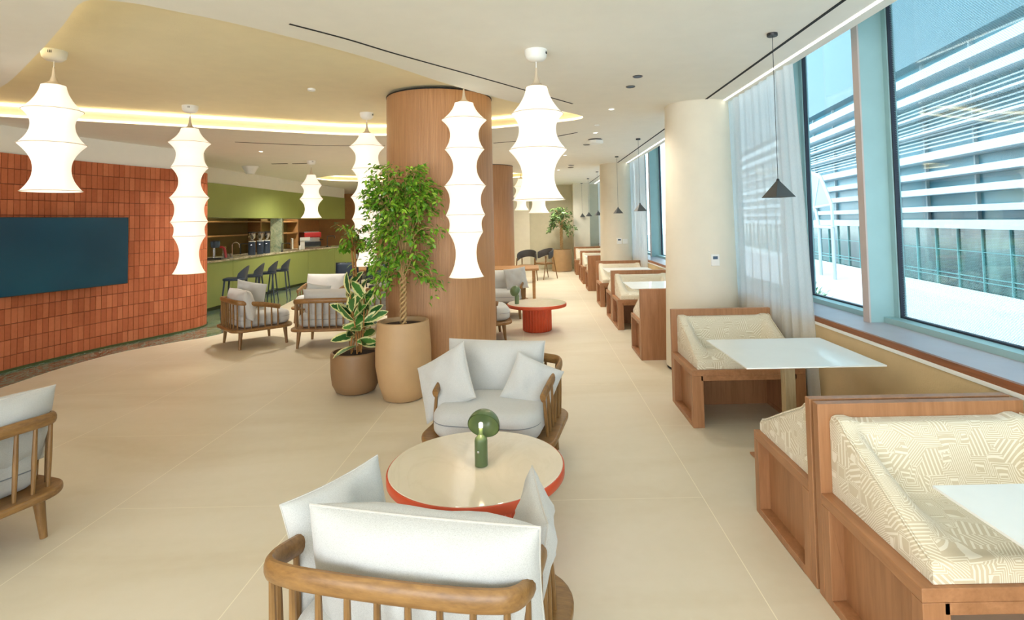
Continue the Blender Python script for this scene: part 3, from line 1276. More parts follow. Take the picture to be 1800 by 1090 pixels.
# ================================================================== lanterns
def make_lantern(kind, label, drop, canopy=True):
    """kind 'short' or 'long'; origin at the ceiling; drop = canopy to shade top"""
    t = thing('lantern_pendant', label, 'pendant lamp', (0, 0, 0), 0, 'white fabric lantern pendants')
    R = 0.215
    if kind == 'short':
        H = 0.84
        K = [(0, .37), (.24, .90), (.37, .64), (.56, 1.0), (.79, .55), (1.0, .90)]
    else:
        H = 1.68
        K = [(0, .42), (.10, 1.0), (.18, .64), (.27, .88), (.37, .52), (.48, .93), (.56, .69), (.647, .88), (.697, .71), (.745, .77), (.865, .46), (1.0, .77)]
    # first piece flares from neck to ring, then ring-waist-ring arcs
    prof = []
    z = lambda f: -drop - f * H
    n0 = 12
    for i in range(n0):
        s = i / n0
        prof.append((R * (K[0][1] + (K[1][1] - K[0][1]) * (0.25 * s + 0.75 * s * s)), z(K[0][0] + (K[1][0] - K[0][0]) * s)))
    k = 1
    while k < len(K) - 1:
        a, wst, c = K[k], K[k + 1], K[k + 2]
        for i in range(18):
            s = i / 18
            f = a[0] + (c[0] - a[0]) * s
            if f <= wst[0]:
                e = ((wst[0] - f) / (wst[0] - a[0])) ** 2.1
                r = wst[1] + (a[1] - wst[1]) * e
            else:
                e = ((f - wst[0]) / (c[0] - wst[0])) ** 2.1
                r = wst[1] + (c[1] - wst[1]) * e
            prof.append((R * r, z(f)))
        k += 2
    prof.append((R * K[-1][1], z(1.0)))
    inner = [(max(0.01, r - 0.004), zz) for r, zz in prof[::-1]]
    b = BM()
    lathe(b, prof + inner, 40, cap0=False, cap1=False)
    sh = obj('lamp_shade', b, M['shade'], t, smooth=35)
    b = BM()
    for f, r in [K[1]] + [K[i] for i in range(3, len(K), 2)]:
        tilt = random.Random(int(f * 1000)).uniform(-0.03, 0.03)
        b = BM()
        pts = [(R * r * 1.004 * math.cos(a), R * r * 1.004 * math.sin(a), z(f) + 0.0015) for a in [2 * PI * i / 40 for i in range(40)]]
        tube(b, pts, 0.0028, 5, closed=True, up=(0, 0, 1))
        obj('hoop', b, M['hoop'], sh)
    b = BM()
    lathe(b, [(R * .40, z(0) + 0.001), (R * .25, z(0) + 0.012), (0.026, z(0) + 0.035), (0.014, z(0) + 0.075), (0.009, z(0) + 0.12), (0.006, z(0) + 0.15)], 24)
    obj('cone_cap', b, M['hoop'], t)
    b = BM()
    tube(b, [(0, 0, -drop + 0.14), (0, 0, -0.05)], 0.0035, 6)
    obj('cord', b, M['white'], t)
    b = BM()
    lathe(b, [(0.02, -0.085), (0.055, -0.078), (0.078, -0.055), (0.085, -0.02), (0.085, 0.0)], 28)
    c = obj('canopy', b, M['white'], t)
    b = BM()
    for a0 in (-1.2, 1.9):
        for q in (-0.12, 0, 0.12):
            a = a0 + q
            b = BM()
            obox(b, (0.0835 * math.cos(a), 0.0835 * math.sin(a), -0.025), 0.004, 0.004, 0.02, Matrix.Rotation(a, 3, 'Z'))
            obj('vent_slit', b, M['slot'], c, smooth=0)
    ld = bpy.data.lights.new('bulb_light', 'POINT')
    ld.energy = 5 if kind == 'short' else 8
    ld.color = (1.0, 0.86, 0.70)
    ld.shadow_soft_size = 0.06
    lo_ = bpy.data.objects.new('bulb_light', ld)
    COL.objects.link(lo_)
    lo_.parent = t
    lo_.location = (0, 0, z(0.6))
    return t


Ls = make_lantern('short', 'wide short white lantern hanging at the far left above the screen', 0.28)
Ls.location = (-3.80, 4.40, H2)
dup(Ls, (0.03, 4.14, HC), 0.8, 'wide short white lantern, nearest one, hanging right of the wood column')
dup(Ls, (-4.35, 10.9, HC), 0.3, 'short white lantern hanging before the bar, over the back lounge')
dup(Ls, (0.07, 10.3, HC + 0.0), 0.5, 'short white lantern half hidden behind the nearest one')
dup(Ls, (-0.36, 15.0, H2), 0.5, 'farthest small white lantern beside the second wood column')
Ll = make_lantern('long', 'tall five-tier white lantern in front of the brick wall end', 0.27)
Ll.location = (-4.01, 6.50, H2)
dup(Ll, (-2.13, 7.12, H2), 1.0, 'tall white lantern partly behind the tall ficus crown')
dup(Ll, (-0.67, 5.40, H2 + 0.0), 2.0, 'tall white lantern hanging in front of the large wood column')

# ================================================================== spindle armchairs
CW, CD = 0.80, 0.74


def rail_path():
    h = CW / 2
    pts = [(h - 0.035, 0.20, 0.525), (h - 0.028, 0.12, 0.548), (h - 0.015, 0.0, 0.578), (h - 0.002, -0.16, 0.605), (h - 0.002, -CD / 2 + 0.09, 0.625), (h - 0.03, -CD / 2 + 0.025, 0.635), (h - 0.10, -CD / 2 - 0.002, 0.64),
           (0.2, -CD / 2 - 0.018, 0.645), (0, -CD / 2 - 0.022, 0.645)]
    return pts + [(-x, y, z) for x, y, z in pts[-2::-1]]


def make_armchair(label):
    t = thing('spindle_armchair', label, 'armchair', (0, 0, 0), 0, 'oak spindle armchairs with linen cushions')
    rp = cat(rail_path(), 6)
    b = BM()
    rr = [0.034] * len(rp)
    # flat oval rail section
    tube(b, rp, [0.019 + 0.0 * i for i in range(len(rp))], 12, flat=1.75, up=(0, 0, 1))
    obj('rail', b, M['oak_rail'], t)
    ol_ = rrect(CW + 0.10, CD + 0.10, [0.22, 0.22, 0.16, 0.16], 8, 0, -0.01)
    b = BM()
    prism(b, ol_, 0.235, 0.275)
    obj('seat_frame', b, M['oak_rail'], t, bevel=0.012, seg=3)
    # spindles at even steps along the rail
    ac = [0.0]
    for i in range(1, len(rp)):
        ac.append(ac[-1] + (rp[i] - rp[i - 1]).length)
    total = ac[-1]
    ns = 21
    for i in range(ns):
        s = 0.03 + (total - 0.06) * i / (ns - 1)
        for k in range(1, len(rp)):
            if ac[k] >= s:
                f = (s - ac[k - 1]) / (ac[k] - ac[k - 1])
                p = rp[k - 1].lerp(rp[k], f)
                break
        b = BM()
        zt = p.z - 0.02
        pb = Vector((p.x * 0.985 + (0.03 if p.x > 0.3 else -0.03 if p.x < -0.3 else 0) * max(0, p.y + 0.1) * 3, p.y * 0.985, 0.27))
        tube(b, [pb, pb.lerp(Vector((p.x, p.y, zt)), 0.5), (p.x, p.y, zt)], [0.0095, 0.0125, 0.0095], 8)
        obj('spindle', b, M['oak'], t)
    for sx in (-1, 1):
        for sy in (-1, 1):
            b = BM()
            tube(b, [(sx * 0.355, sy * 0.31 - 0.01, 0.0), (sx * 0.335, sy * 0.29 - 0.01, 0.24)], [0.017, 0.029], 12)
            obj('leg', b, M['oak'], t)
    b = slab_cushion(CW - 0.09, CD - 0.04, 0.185, 0.06, 0.02, front=[0.16, 0.16, 0.08, 0.08])
    sc_ = obj('seat_cushion', b, M['linen'], t, loc=(0, 0.035, 0.277))
    b = BM()
    o2 = rrect(CW - 0.096, CD - 0.036, [0.16, 0.16, 0.08, 0.08], 6)
    tube(b, [(x, y, 0.105) for x, y in o2], 0.0035, 5, closed=True, up=(0, 0, 1))
    obj('seam', b, M['piping_dark'], sc_)
    b, e = pillow(0.73, 0.42, 0.25, seed=4, pinch=0.03, px=2.8)
    bc = obj('back_cushion', b, M['linen'], t, loc=(0.07, -0.17, 0.378), rot=(0.22, 0, 0))
    b = BM()
    tube(b, e, 0.0035, 5, closed=True)
    obj('piping', b, M['piping'], bc)
    return t


def scatter(label, w, h, th, loc, rot, seed):
    b, e = pillow(w, h, th, seed=seed, pinch=0.06)
    o = obj('scatter_cushion', b, M['linen'], None, loc=loc, rot=rot)
    b = BM()
    tube(b, e, 0.003, 5, closed=True)
    obj('piping', b, M['piping'], o)
    return tag(o, label, 'cushion', 'linen scatter cushions')


def on_chair(pos, rz, p):
    c, s = math.cos(rz), math.sin(rz)
    return (pos[0] + p[0] * c - p[1] * s, pos[1] + p[0] * s + p[1] * c, p[2])


chairs = {
    'near': ((-0.372, 1.97), math.radians(-12.4), 'oak spindle armchair with its back to us in the foreground'),
    'far': ((-0.29, 3.90), math.radians(168), 'oak spindle armchair facing us behind the nearest round table'),
    'left': ((-3.10, 2.86), math.radians(72), 'oak spindle armchair cut off at the left edge of the photo'),
    'p': ((-4.04, 8.12), math.radians(-46), 'oak spindle armchair at left of the back lounge, nearest the bar stools'),
    'q': ((-2.92, 8.0), math.radians(4), 'oak spindle armchair with its back to us, behind the variegated plant'),
    'r': ((-3.75, 9.9), math.radians(172), 'armchair facing us in the back lounge, only its cushions showing over the others'),
    's': ((-2.35, 9.25), math.radians(12), 'armchair partly hidden by the large wood column, back lounge right side'),
    't': ((-0.80, 8.15), math.radians(-80), 'armchair beside the second round table, its front leg right of the wood column'),
    'u': ((-0.62, 9.95), math.radians(176), 'armchair facing us behind the green lamp of the second round table'),
}
ch0 = None
CH = {}
for k, (p, rz, lab) in chairs.items():
    if ch0 is None:
        ch0 = make_armchair(lab)
        ch0.location = (p[0], p[1], 0)
        ch0.rotation_euler = (0, 0, rz)
        CH[k] = ch0
    else:
        CH[k] = dup(ch0, (p[0], p[1], 0), rz, lab)

# scatter cushions: (chair, local place, size, turn)
SCAT = [
    ('near', (-0.29, -0.01, 0.36), (0.38, 0.40, 0.16), (-0.20, -0.10, 1.10), 'large linen cushion in the foreground armchair, left of the back cushion'),
    ('near', (0.305, 0.12, 0.395), (0.34, 0.32, 0.13), (-0.12, 0.12, -1.20), 'small linen cushion peaking up at the right of the foreground armchair'),
    ('far', (0.27, 0.16, 0.40), (0.44, 0.40, 0.15), (0.40, 0.52, -0.20), 'square linen cushion leaning left in the armchair behind the round table'),
    ('far', (-0.20, 0.06, 0.415), (0.34, 0.32, 0.13), (0.40, -0.42, 0.15), 'small square linen cushion at right in the armchair behind the round table'),
    ('left', (-0.14, -0.12, 0.50), (0.44, 0.44, 0.15), (0.2, 0.4, 0.2), 'linen cushion with pointed corner in the left-edge armchair'),
    ('p', (-0.24, -0.02, 0.475), (0.42, 0.40, 0.14), (0.2, 0.2, 0.9), 'linen cushion at the left of the armchair nearest the bar stools'),
    ('q', (-0.26, 0.02, 0.475), (0.38, 0.36, 0.13), (0.2, 0.2, 0.9), 'linen cushion at the left in the armchair behind the variegated plant'),
    ('u', (-0.30, 0.06, 0.475), (0.40, 0.38, 0.13), (0.25, 0.1, 0.4), 'linen cushion beside the green lamp on the far armchair'),
    ('t', (0.22, 0.0, 0.475), (0.36, 0.34, 0.12), (0.2, 0.0, -0.7), 'linen cushion on the armchair right of the large wood column'),
]
for i, (k, p, sz, r, lab) in enumerate(SCAT):
    pos, rz, _ = chairs[k]
    scatter(lab, sz[0], sz[1], sz[2], on_chair(pos, rz, p), (r[0], r[1], r[2] + rz), 20 + i)


# ================================================================== round tables
def make_round(label):
    t = thing('round_table', label, 'coffee table', (0, 0, 0), 0, 'red round coffee tables')
    b = BM()
    lathe(b, [(0.43, 0.365), (0.445, 0.368), (0.45, 0.375), (0.45, 0.412), (0.447, 0.416), (0.443, 0.416)], 96)
    obj('table_rim', b, M['red'], t)
    b = BM()
    lathe(b, [(0.442, 0.41), (0.442, 0.418), (0.44, 0.420)], 96)
    obj('tabletop', b, M['marble_top'], t)
    b = BM()
    lathe(b, [(0.20, 0.0), (0.215, 0.012), (0.215, 0.365)], 240, rfun=lambda r, z_, a: r + (0.006 * math.cos(30 * a) if r > 0.21 else 0))
    obj('fluted_base', b, M['red'], t, smooth=60)
    return t


rt = make_round('round coffee table with cream stone top and red rim between the two front armchairs')
rt.location = (-0.325, 2.93, 0)
dup(rt, (0.0, 8.6, 0), 0, 'round red fluted drum table farther back with cream top')


def make_lamp(label):
    t = thing('table_lamp', label, 'table lamp', (0, 0, 0), 0, 'green portable dome lamps')
    b = BM()
    lathe(b, [(0.026, 0.0), (0.033, 0.003), (0.033, 0.125), (0.030, 0.138), (0.018, 0.150), (0.012, 0.156), (0.012, 0.19)], 28)
    body = obj('body', b, M['lamp_green'], t)
    b = BM()
    lathe(b, [(0.006, 0.0), (0.006, 0.004), (0.003, 0.006)], 14)
    obj('knob', b, M['steel'], body, loc=(-0.012, -0.0325, 0.08), rot=(PI / 2, 0, 0.3))
    b = BM()
    lathe(b, [(0.010, 0.188), (0.011, 0.19), (0.011, 0.212), (0.006, 0.216)], 14)
    obj('bulb', b, M['bulb'], t)
    b = BM()
    R = 0.083
    out = [(R * math.cos(a), R * math.sin(a)) for a in [PI / 2 * i / 12 for i in range(12)]] + [(0.003, R)]
    inn = [((R - .004) * math.cos(a), (R - .004) * math.sin(a)) for a in [PI / 2 * i / 12 for i in range(12)]] + [(0.002, R - .004)]
    lathe(b, out + inn[::-1], 40, cap0=False, cap1=False)
    obj('lamp_shade', b, M['lamp_green'], t, loc=(0.012, 0.018, 0.192), rot=(-1.05, 0.28, 0))
    ld = bpy.data.lights.new('lamp_light', 'POINT')
    ld.energy = 0.3
    ld.color = (1, 0.75, 0.5)
    ld.shadow_soft_size = 0.015
    l = bpy.data.objects.new('lamp_light', ld)
    COL.objects.link(l)
    l.parent = t
    l.location = (0.0, -0.022, 0.205)
    return t


tl = make_lamp('moss green dome table lamp standing on the nearest round table')
tl.location = (-0.298, 2.90, 0.42)
dup(tl, (-0.30, 8.50, 0.42), 2.6, 'moss green dome table lamp on the second round table')


# ================================================================== plants
def leaf(bm, cl, p, d, up, L, Wd, tone, fold=0.25, droop=0.25, n=5, edge=False):
    d = d.normalized()
    s = d.cross(up)
    if s.length < 1e-3:
        s = Vector((1, 0, 0))
    s.normalize()
    u = s.cross(d).normalized()
    rows = []
    for i in range(n + 1):
        t_ = i / n
        w = Wd / 2 * (math.sin(PI * min(1, t_ * 0.93 + 0.05)) ** 0.8)
        if i == n:
            w = 0.0004
        c = p + d * (L * t_) - u * (droop * L * t_ * t_)
        rows.append((bm.verts.new(c - s * w + u * w * fold), bm.verts.new(c), bm.verts.new(c + s * w + u * w * fold)))
    for a, b_ in zip(rows, rows[1:]):
        for k in (0, 1):
            f = bm.faces.new((a[k], a[k + 1], b_[k + 1], b_[k]))
            for l in f.loops:
                isedge = l.vert in (a[0], a[2], b_[0], b_[2]) or l.vert is rows[-1][1]
                l[cl] = (tone, 1.0 if isedge else 0.0, 0, 1)


def pot(name, prof, m, parent, soil_z, soil_r):
    b = BM()
    lathe(b, prof, 56, cap1=True)
    po = obj(name, b, m, parent, smooth=50)
    b = BM()
    lathe(b, [(soil_r, soil_z - 0.03), (soil_r, soil_z), (soil_r * 0.5, soil_z + 0.012)], 30)
    obj('soil', b, M['soil'], parent)
    return po


def ficus(label, loc, zt, crown_r, crown_h, nb, lpb, lsz, potprof, soil_z, soil_r, m, seed, trunk_r=0.010, lean=0.0, potm=None, avoid=None):
    t = thing('potted_ficus', label, 'potted tree', loc)
    pot('pot', potprof, potm or M['pot_light'], t, soil_z, soil_r)
    rn = random.Random(seed)
    for k in range(3):
        b = BM()
        pts = []
        for i in range(40):
            f = i / 39
            a = f * 6 * PI + k * 2 * PI / 3
            pts.append((0.026 * math.cos(a) + lean * f, 0.026 * math.sin(a), soil_z + (zt - soil_z) * f))
        tube(b, pts, trunk_r, 7)
        obj('trunk', b, M['bark'], t)
    bl = BM()
    cl_ = bl.loops.layers.color.new('tone')
    bb = BM()
    for i in range(nb):
        az = rn.uniform(0, 2 * PI)
        el = rn.uniform(-0.1, 1.35)
        reach = crown_r * rn.uniform(0.45, 1.0) * math.cos(el * 0.8)
        rise = crown_h * (0.05 + 0.95 * math.sin(max(0, el)) * rn.uniform(0.7, 1.0))
        p0 = Vector((lean, 0, zt - 0.05 + rn.uniform(0, 0.5) * crown_h * 0.6))
        p1 = Vector((lean + reach * 0.5 * math.cos(az), reach * 0.5 * math.sin(az), p0.z + (rise - (p0.z - zt)) * 0.75))
        p2 = Vector((lean + reach * math.cos(az), reach * math.sin(az), zt + rise - (0.35 * reach if el < 0.6 else 0.05)))
        droop = rn.uniform(0.03, 0.22) if el < 0.8 else 0.02
        p3 = p2 + Vector((0.07 * math.cos(az), 0.07 * math.sin(az), -droop))
        path = cat([p0, p1, p2, p3], 6)
        if avoid:
            path = [q for q in path if (Vector((q.x + loc[0] - avoid[0], q.y + loc[1] - avoid[1]))).length > avoid[2] - 0.03]
        tube(bb, path, [0.006 * (1 - 0.8 * q / len(path)) for q in range(len(path))], 5)
        for j in range(lpb):
            f = rn.uniform(0.22, 1.0) ** 0.8
            q = path[min(len(path) - 1, int(f * (len(path) - 1)))] + Vector((rn.gauss(0, .028), rn.gauss(0, .028), rn.gauss(0, .028)))
            d = Vector((math.cos(az) + rn.gauss(0, .9), math.sin(az) + rn.gauss(0, .9), rn.uniform(-1.3, 0.4)))
            if avoid and (Vector((q.x + loc[0] - avoid[0], q.y + loc[1] - avoid[1]))).length < avoid[2]:
                continue
            leaf(bl, cl_, q, d, Vector((rn.gauss(0, .5), rn.gauss(0, .5), 1)), lsz * rn.uniform(0.7, 1.15), lsz * 0.46, rn.random(), n=3)
    obj('branches', bb, M['bark'], t)
    obj('foliage', bl, m, t, smooth=60, kind='stuff')
    return t


tall = [(0.16, 0.0), (0.19, 0.015), (0.235, 0.16), (0.262, 0.32), (0.262, 0.46), (0.252, 0.60), (0.245, 0.70), (0.243, 0.725), (0.238, 0.732), (0.215, 0.732), (0.212, 0.70), (0.212, 0.68)]
ficus('tall ficus with braided trunk in a high sand-coloured pot before the large wood column', (-1.285, 5.42, 0), 1.14, 0.42, 1.18, 104, 36, 0.058,
      tall, 0.69, 0.21, M['ficus'], 5, lean=0.0, avoid=(-1.06, 6.32, 0.66))
ficus('small-crowned tree in a beige cylinder pot at the far end of the booths', (0.86, 18.7, 0), 1.40, 0.46, 0.85, 46, 24, 0.09,
      [(0.30, 0), (0.33, 0.02), (0.34, 0.70), (0.335, 0.715), (0.31, 0.715), (0.31, 0.66)], 0.66, 0.305, M['ficus_far'], 9, 0.03)

# variegated rubber plant and the thin ficus standard in the low pot
lowp = [(0.15, 0.0), (0.19, 0.02), (0.225, 0.09), (0.238, 0.20), (0.240, 0.36), (0.237, 0.392), (0.23, 0.40), (0.213, 0.40), (0.21, 0.37), (0.21, 0.36)]
t = thing('potted_rubber_plant', 'bushy variegated rubber plant in a low brown pot beside the tall ficus pot', 'potted plant', (-1.82, 5.66, 0))
pot('pot', lowp, M['pot_dark'], t, 0.365, 0.208)
rn = random.Random(11)
tips = []
for k in range(5):
    a = k * 1.3 + 0.4
    top = Vector((0.09 * math.cos(a) + 0.03, 0.08 * math.sin(a), 0.80 + 0.12 * (k % 3)))
    base = Vector((0.05 * math.cos(a + 1), 0.05 * math.sin(a + 1), 0.36))
    b = BM()
    path = cat([base, base.lerp(top, 0.5) + Vector((0.01, 0.01, 0)), top], 6)
    tube(b, path, 0.007, 7)
    obj('stem', b, M['stem'], t)
    tips.append(path)
for k, path in enumerate(tips):
    for j in range(8):
        f = 0.30 + 0.70 * j / 7
        p = path[min(len(path) - 1, int(f * (len(path) - 1)))]
        a = k * 1.3 + j * 2.4 + rn.uniform(-.3, .3)
        el = -0.35 + 1.35 * f + rn.uniform(-0.2, 0.2)
        d = Vector((math.cos(a) * math.cos(el), math.sin(a) * math.cos(el), math.sin(el)))
        b = BM()
        c_ = b.loops.layers.color.new('tone')
        leaf(b, c_, p, d, Vector((rn.gauss(0, .5), -0.7, 0.6)), rn.uniform(0.19, 0.26), rn.uniform(0.095, 0.12), rn.random(), 0.22, 0.22, 8)
        o = obj('leaf', b, M['rubber'], t, smooth=60)
t = thing('ficus_standard', 'thin bare-stemmed young ficus rising out of the low brown pot', 'plant', (-1.80, 5.72, 0.36))
b = BM()
tube(b, cat([(0, 0, 0), (-0.02, 0, 0.4), (-0.05, 0, 0.75), (-0.075, 0, 1.08)], 6), 0.011, 8)
obj('trunk', b, M['stem'], t)
b = BM()
tube(b, cat([(0.02, 0, 0), (0.0, 0, 0.4), (-0.03, 0, 0.8), (-0.045, 0, 1.08)], 6), 0.009, 8)
obj('trunk', b, M['stem'], t)
b = BM()
c_ = b.loops.layers.color.new('tone')
bb = BM()
for i in range(16):
    az = rn.uniform(0, 2 * PI)
    e = Vector((-0.06 + 0.24 * math.cos(az) * rn.uniform(.4, 1), 0.2 * math.sin(az), 1.06 + rn.uniform(-0.02, 0.24)))
    path = cat([(-0.06, 0, 1.02), Vector((-0.06, 0, 1.1)).lerp(e, 0.5) + Vector((0, 0, 0.04)), e], 5)
    tube(bb, path, 0.004, 5)
    for j in range(16):
        q = path[rn.randrange(3, len(path))] + Vector((rn.gauss(0, .025), rn.gauss(0, .025), rn.gauss(0, .02)))
        leaf(b, c_, q, Vector((math.cos(az) + rn.gauss(0, .8), math.sin(az) + rn.gauss(0, .8), rn.uniform(-1, .4))), Vector((0, 0, 1)), 0.07, 0.035, rn.random(), n=3)
for i in range(7):
    q = Vector((-0.04 + rn.uniform(-.03, .03), 0, rn.uniform(0.65, 0.95)))
    leaf(b, c_, q, Vector((rn.gauss(0, 1), rn.gauss(0, 1), rn.uniform(-.8, .3))), Vector((0, 0, 1)), 0.085, 0.045, rn.random(), n=3)
obj('branches', bb, M['stem'], t)
obj('foliage', b, M['ficus'], t, smooth=60, kind='stuff')

# ================================================================== television
t = thing('television', 'large switched-off flat screen mounted on the terracotta wall', 'television', (-6.045, 7.19, 1.36), 0)
dv = Vector((-5.82 + 6.27, 8.0 - 6.38, 0)).normalized()
t.rotation_euler = (0, 0, math.atan2(dv.y, dv.x))
b = BM()
box(b, -0.86, 0.86, 0.0, 0.045, -0.47, 0.47)
obj('casing', b, M['black'], t, bevel=0.004, smooth=0)
b = BM()
box(b, -0.852, 0.852, -0.003, 0.001, -0.46, 0.462)
obj('screen', b, M['screen'], t, smooth=0)
b = BM()
box(b, -0.3, 0.3, 0.045, 0.13, -0.2, 0.2)
obj('wall_bracket', b, M['black'], t, smooth=0)

# ================================================================== bar
t = thing('bar_counter', 'long olive green curved bar counter with pale stone worktop', 'bar counter', (0, 0, 0))
bpth = cat([(-6.40, 10.3), (-6.46, 11.0), (-6.50, 12.45), (-6.58, 14.9), (-6.30, 17.1), (-5.95, 18.6)], 10)
b = BM()
ribbon(b, offset(bpth, 0.04), 0.62, 0.0, 0.08)
obj('plinth', b, M['green_dark'], t, smooth=30)
ab = [0.0]
for i in range(1, len(bpth)):
    ab.append(ab[-1] + (bpth[i] - bpth[i - 1]).length)
cuts = [0.0, 1.75, 4.15, 5.7, 7.15, ab[-1]]
for s0, s1 in zip(cuts, cuts[1:]):
    seg = []
    for i in range(9):
        p, _ = along(bpth, ab, s0 + 0.006 + (s1 - s0 - 0.012) * i / 8)
        seg.append(p)
    b = BM()
    ribbon(b, seg, 0.62, 0.08, 0.965)
    obj('front_panel', b, M['green'], t, smooth=30)
b = BM()
ribbon(b, offset(bpth, -0.02), 0.68, 0.965, 1.0)
obj('worktop', b, M['stone_counter'], t, smooth=30)
# pillar standing on the counter
t = thing('stone_pillar', 'grey green veined stone pillar between the bar worktop and the green bulkhead', 'pillar', (-6.86, 14.9, 1.0))
b = BM()
box(b, -0.14, 0.14, -0.14, 0.14, 0, 0.88)
obj('shaft', b, M['marble_grey'], t, smooth=0, rot=(0, 0, 0.3))

# back shelving and back counter
t = thing('back_bar_shelving', 'open wooden shelving with olive back panel behind the bar', 'shelving', (-8.65, 0, 0))
b = BM()
box(b, -0.05, 0.0, 12.0, 19.6, 0.9, 2.6)
obj('back_panel', b, M['shelf_back'], t, smooth=0)
for z_, y0, y1 in ((1.44, 12.0, 16.9), (1.82, 12.0, 19.55), (1.44, 18.3, 19.55)):
    b = BM()
    box(b, 0.0, 0.38, y0, y1, z_ - 0.02, z_ + 0.02)
    obj('shelf', b, M['shelf_wood'], t, smooth=0)
for y in (12.0, 16.9, 18.3, 19.55):
    b = BM()
    box(b, 0.0, 0.385, y - 0.03, y + 0.03, 0.9, 2.6)
    obj('upright', b, M['shelf_wood'], t, smooth=0)
t = thing('back_counter', 'low cream worktop cabinet along the wall behind the bar', 'counter', (-8.6, 0, 0))
b = BM()
box(b, 0.0, 0.62, 12.0, 21.5, 0.0, 0.86)
obj('cabinet', b, M['shelf_wood'], t, smooth=0)
b = BM()
box(b, -0.02, 0.65, 12.0, 21.5, 0.86, 0.9)
obj('worktop', b, M['stone_counter'], t, smooth=0)
b = BM()
box(b, -0.1, 0.0, 10.2, 22.6, 0, 3.5)
o = struct('wall_behind_bar', b, M['brown_wall'], smooth=0)
o.location.x = -8.72

# bar stools
def make_stool(label):
    t = thing('bar_stool', label, 'bar stool', (0, 0, 0), 0, 'navy bar stools at the green bar')
    # faces +Y locally
    b = slab_cushion(0.40, 0.40, 0.05, 0.02, 0.004, front=[0.08, 0.08, 0.12, 0.12])
    obj('seat', b, M['navy'], t, loc=(0, 0, 0.62))
    b = BM()
    nA, nZ = 20, 6
    V = []
    for side in (0, 1):
        rows = []
        for j in range(nZ + 1):
            row = []
            for i in range(nA + 1):
                a = -PI / 2 + (i / nA - 0.5) * 2.5
                f = j / nZ
                hh = 0.26 * (1 - 0.55 * abs(i / nA - 0.5) ** 2 * 4)
                r = 0.205 + 0.02 * f - 0.018 * side
                row.append(b.verts.new((r * math.cos(a), r * math.sin(a) + 0.01 - 0.03 * f, 0.64 + hh * f)))
            rows.append(row)
        V.append(rows)
        for j in range(nZ):
            for i in range(nA):
                b.faces.new((rows[j][i], rows[j][i + 1], rows[j + 1][i + 1], rows[j + 1][i]))
    for i in range(nA):
        for j in (0, nZ):
            b.faces.new((V[0][j][i], V[0][j][i + 1], V[1][j][i + 1], V[1][j][i]))
    for j in range(nZ):
        for i in (0, nA):
            b.faces.new((V[0][j][i], V[0][j + 1][i], V[1][j + 1][i], V[1][j][i]))
    obj('backrest', b, M['navy'], t, smooth=60)
    for sx in (-1, 1):
        for sy in (-1, 1):
            b = BM()
            tube(b, [(sx * 0.22, sy * 0.21, 0.0), (sx * 0.165, sy * 0.155, 0.63)], [0.012, 0.017], 8)
            obj('leg', b, M['navy'], t)
    b = BM()
    q = 0.2
    tube(b, [(q, q, 0.20), (-q, q, 0.20), (-q, -q, 0.20), (q, -q, 0.20)], 0.008, 6, closed=True, up=(0, 0, 1))
    obj('footrest', b, M['navy'], t)
    return t


st0 = None
for x, y, lab in ((-5.90, 11.05, 'navy bar stool nearest to the brick wall end'),
                  (-5.92, 11.72, 'navy bar stool, second from the brick wall'),
                  (-5.94, 12.38, 'navy bar stool, third from the brick wall'),
                  (-5.96, 13.05, 'navy bar stool farthest from the brick wall')):
    if st0 is None:
        st0 = make_stool(lab)
        st0.location = (x, y, 0.004)
        st0.rotation_euler = (0, 0, PI / 2 + 0.25)
    else:
        dup(st0, (x, y, 0.004), PI / 2 + 0.25, lab)

# things on the bar
ZC = 1.0


def grinder(label, x, y):
    t = thing('coffee_grinder', label, 'coffee grinder', (x, y, ZC), 0.4, 'coffee grinders on the bar')
    b = BM()
    prism(b, rrect(0.15, 0.18, 0.04, 5), 0.0, 0.31)
    obj('body', b, M['navy'], t, bevel=0.008)
    b = BM()
    prism(b, rrect(0.152, 0.182, 0.04, 5), 0.31, 0.33)
    obj('collar', b, M['white'], t)
    b = BM()
    lathe(b, [(0.035, 0.33), (0.04, 0.36), (0.085, 0.42), (0.09, 0.52), (0.086, 0.52), (0.08, 0.42), (0.036, 0.365)], 20, cap0=False, cap1=False)
    obj('hopper', b, M['clear'], t)
    b = BM()
    lathe(b, [(0.09, 0.52), (0.092, 0.54), (0.02, 0.548)], 20)
    obj('lid', b, M['black'], t)
    b = BM()
    box(b, -0.015, 0.015, -0.17, -0.09, 0.235, 0.25)
    obj('spout', b, M['steel'], t, smooth=0)
    return t


g0 = grinder('coffee grinder with navy body, nearest of the three on the bar', -6.72, 13.30)
dup(g0, (-6.74, 13.74, ZC), 0.4, 'coffee grinder with navy body, middle one of three')
dup(g0, (-6.76, 14.12, ZC), 0.4, 'coffee grinder with navy body, farthest of three and next to the pillar')


def tap(label, x, y, h, w, m, round_=True, rz=0.0, r=0.012, z=None):
    b = BM()
    if round_:
        pts = [(0, 0, 0), (0, 0, h * 0.7)] + [(w / 2 - w / 2 * math.cos(a), 0, h * 0.72 + w / 2 * math.sin(a)) for a in [PI * i / 10 for i in range(11)]] + [(w, 0, h * 0.6)]
    else:
        pts = [(0, 0, 0), (0, 0, h * 0.5), (0, 0, h - 0.01), (0.01, 0, h), (w - 0.01, 0, h), (w, 0, h - 0.01), (w, 0, h * 0.78)]
    tube(b, pts, r, 8)
    lathe(b, [(r * 2, 0), (r * 2, 0.03)], 12)
    t = obj('spout', b, m, None)
    e = thing('tap', label, 'tap', (x, y, z or ZC), rz)
    t.parent = e
    b = BM()
    tube(b, [(0, -r, 0.06), (0.0, -0.07, 0.085)], 0.006, 6)
    obj('handle', b, m, e)


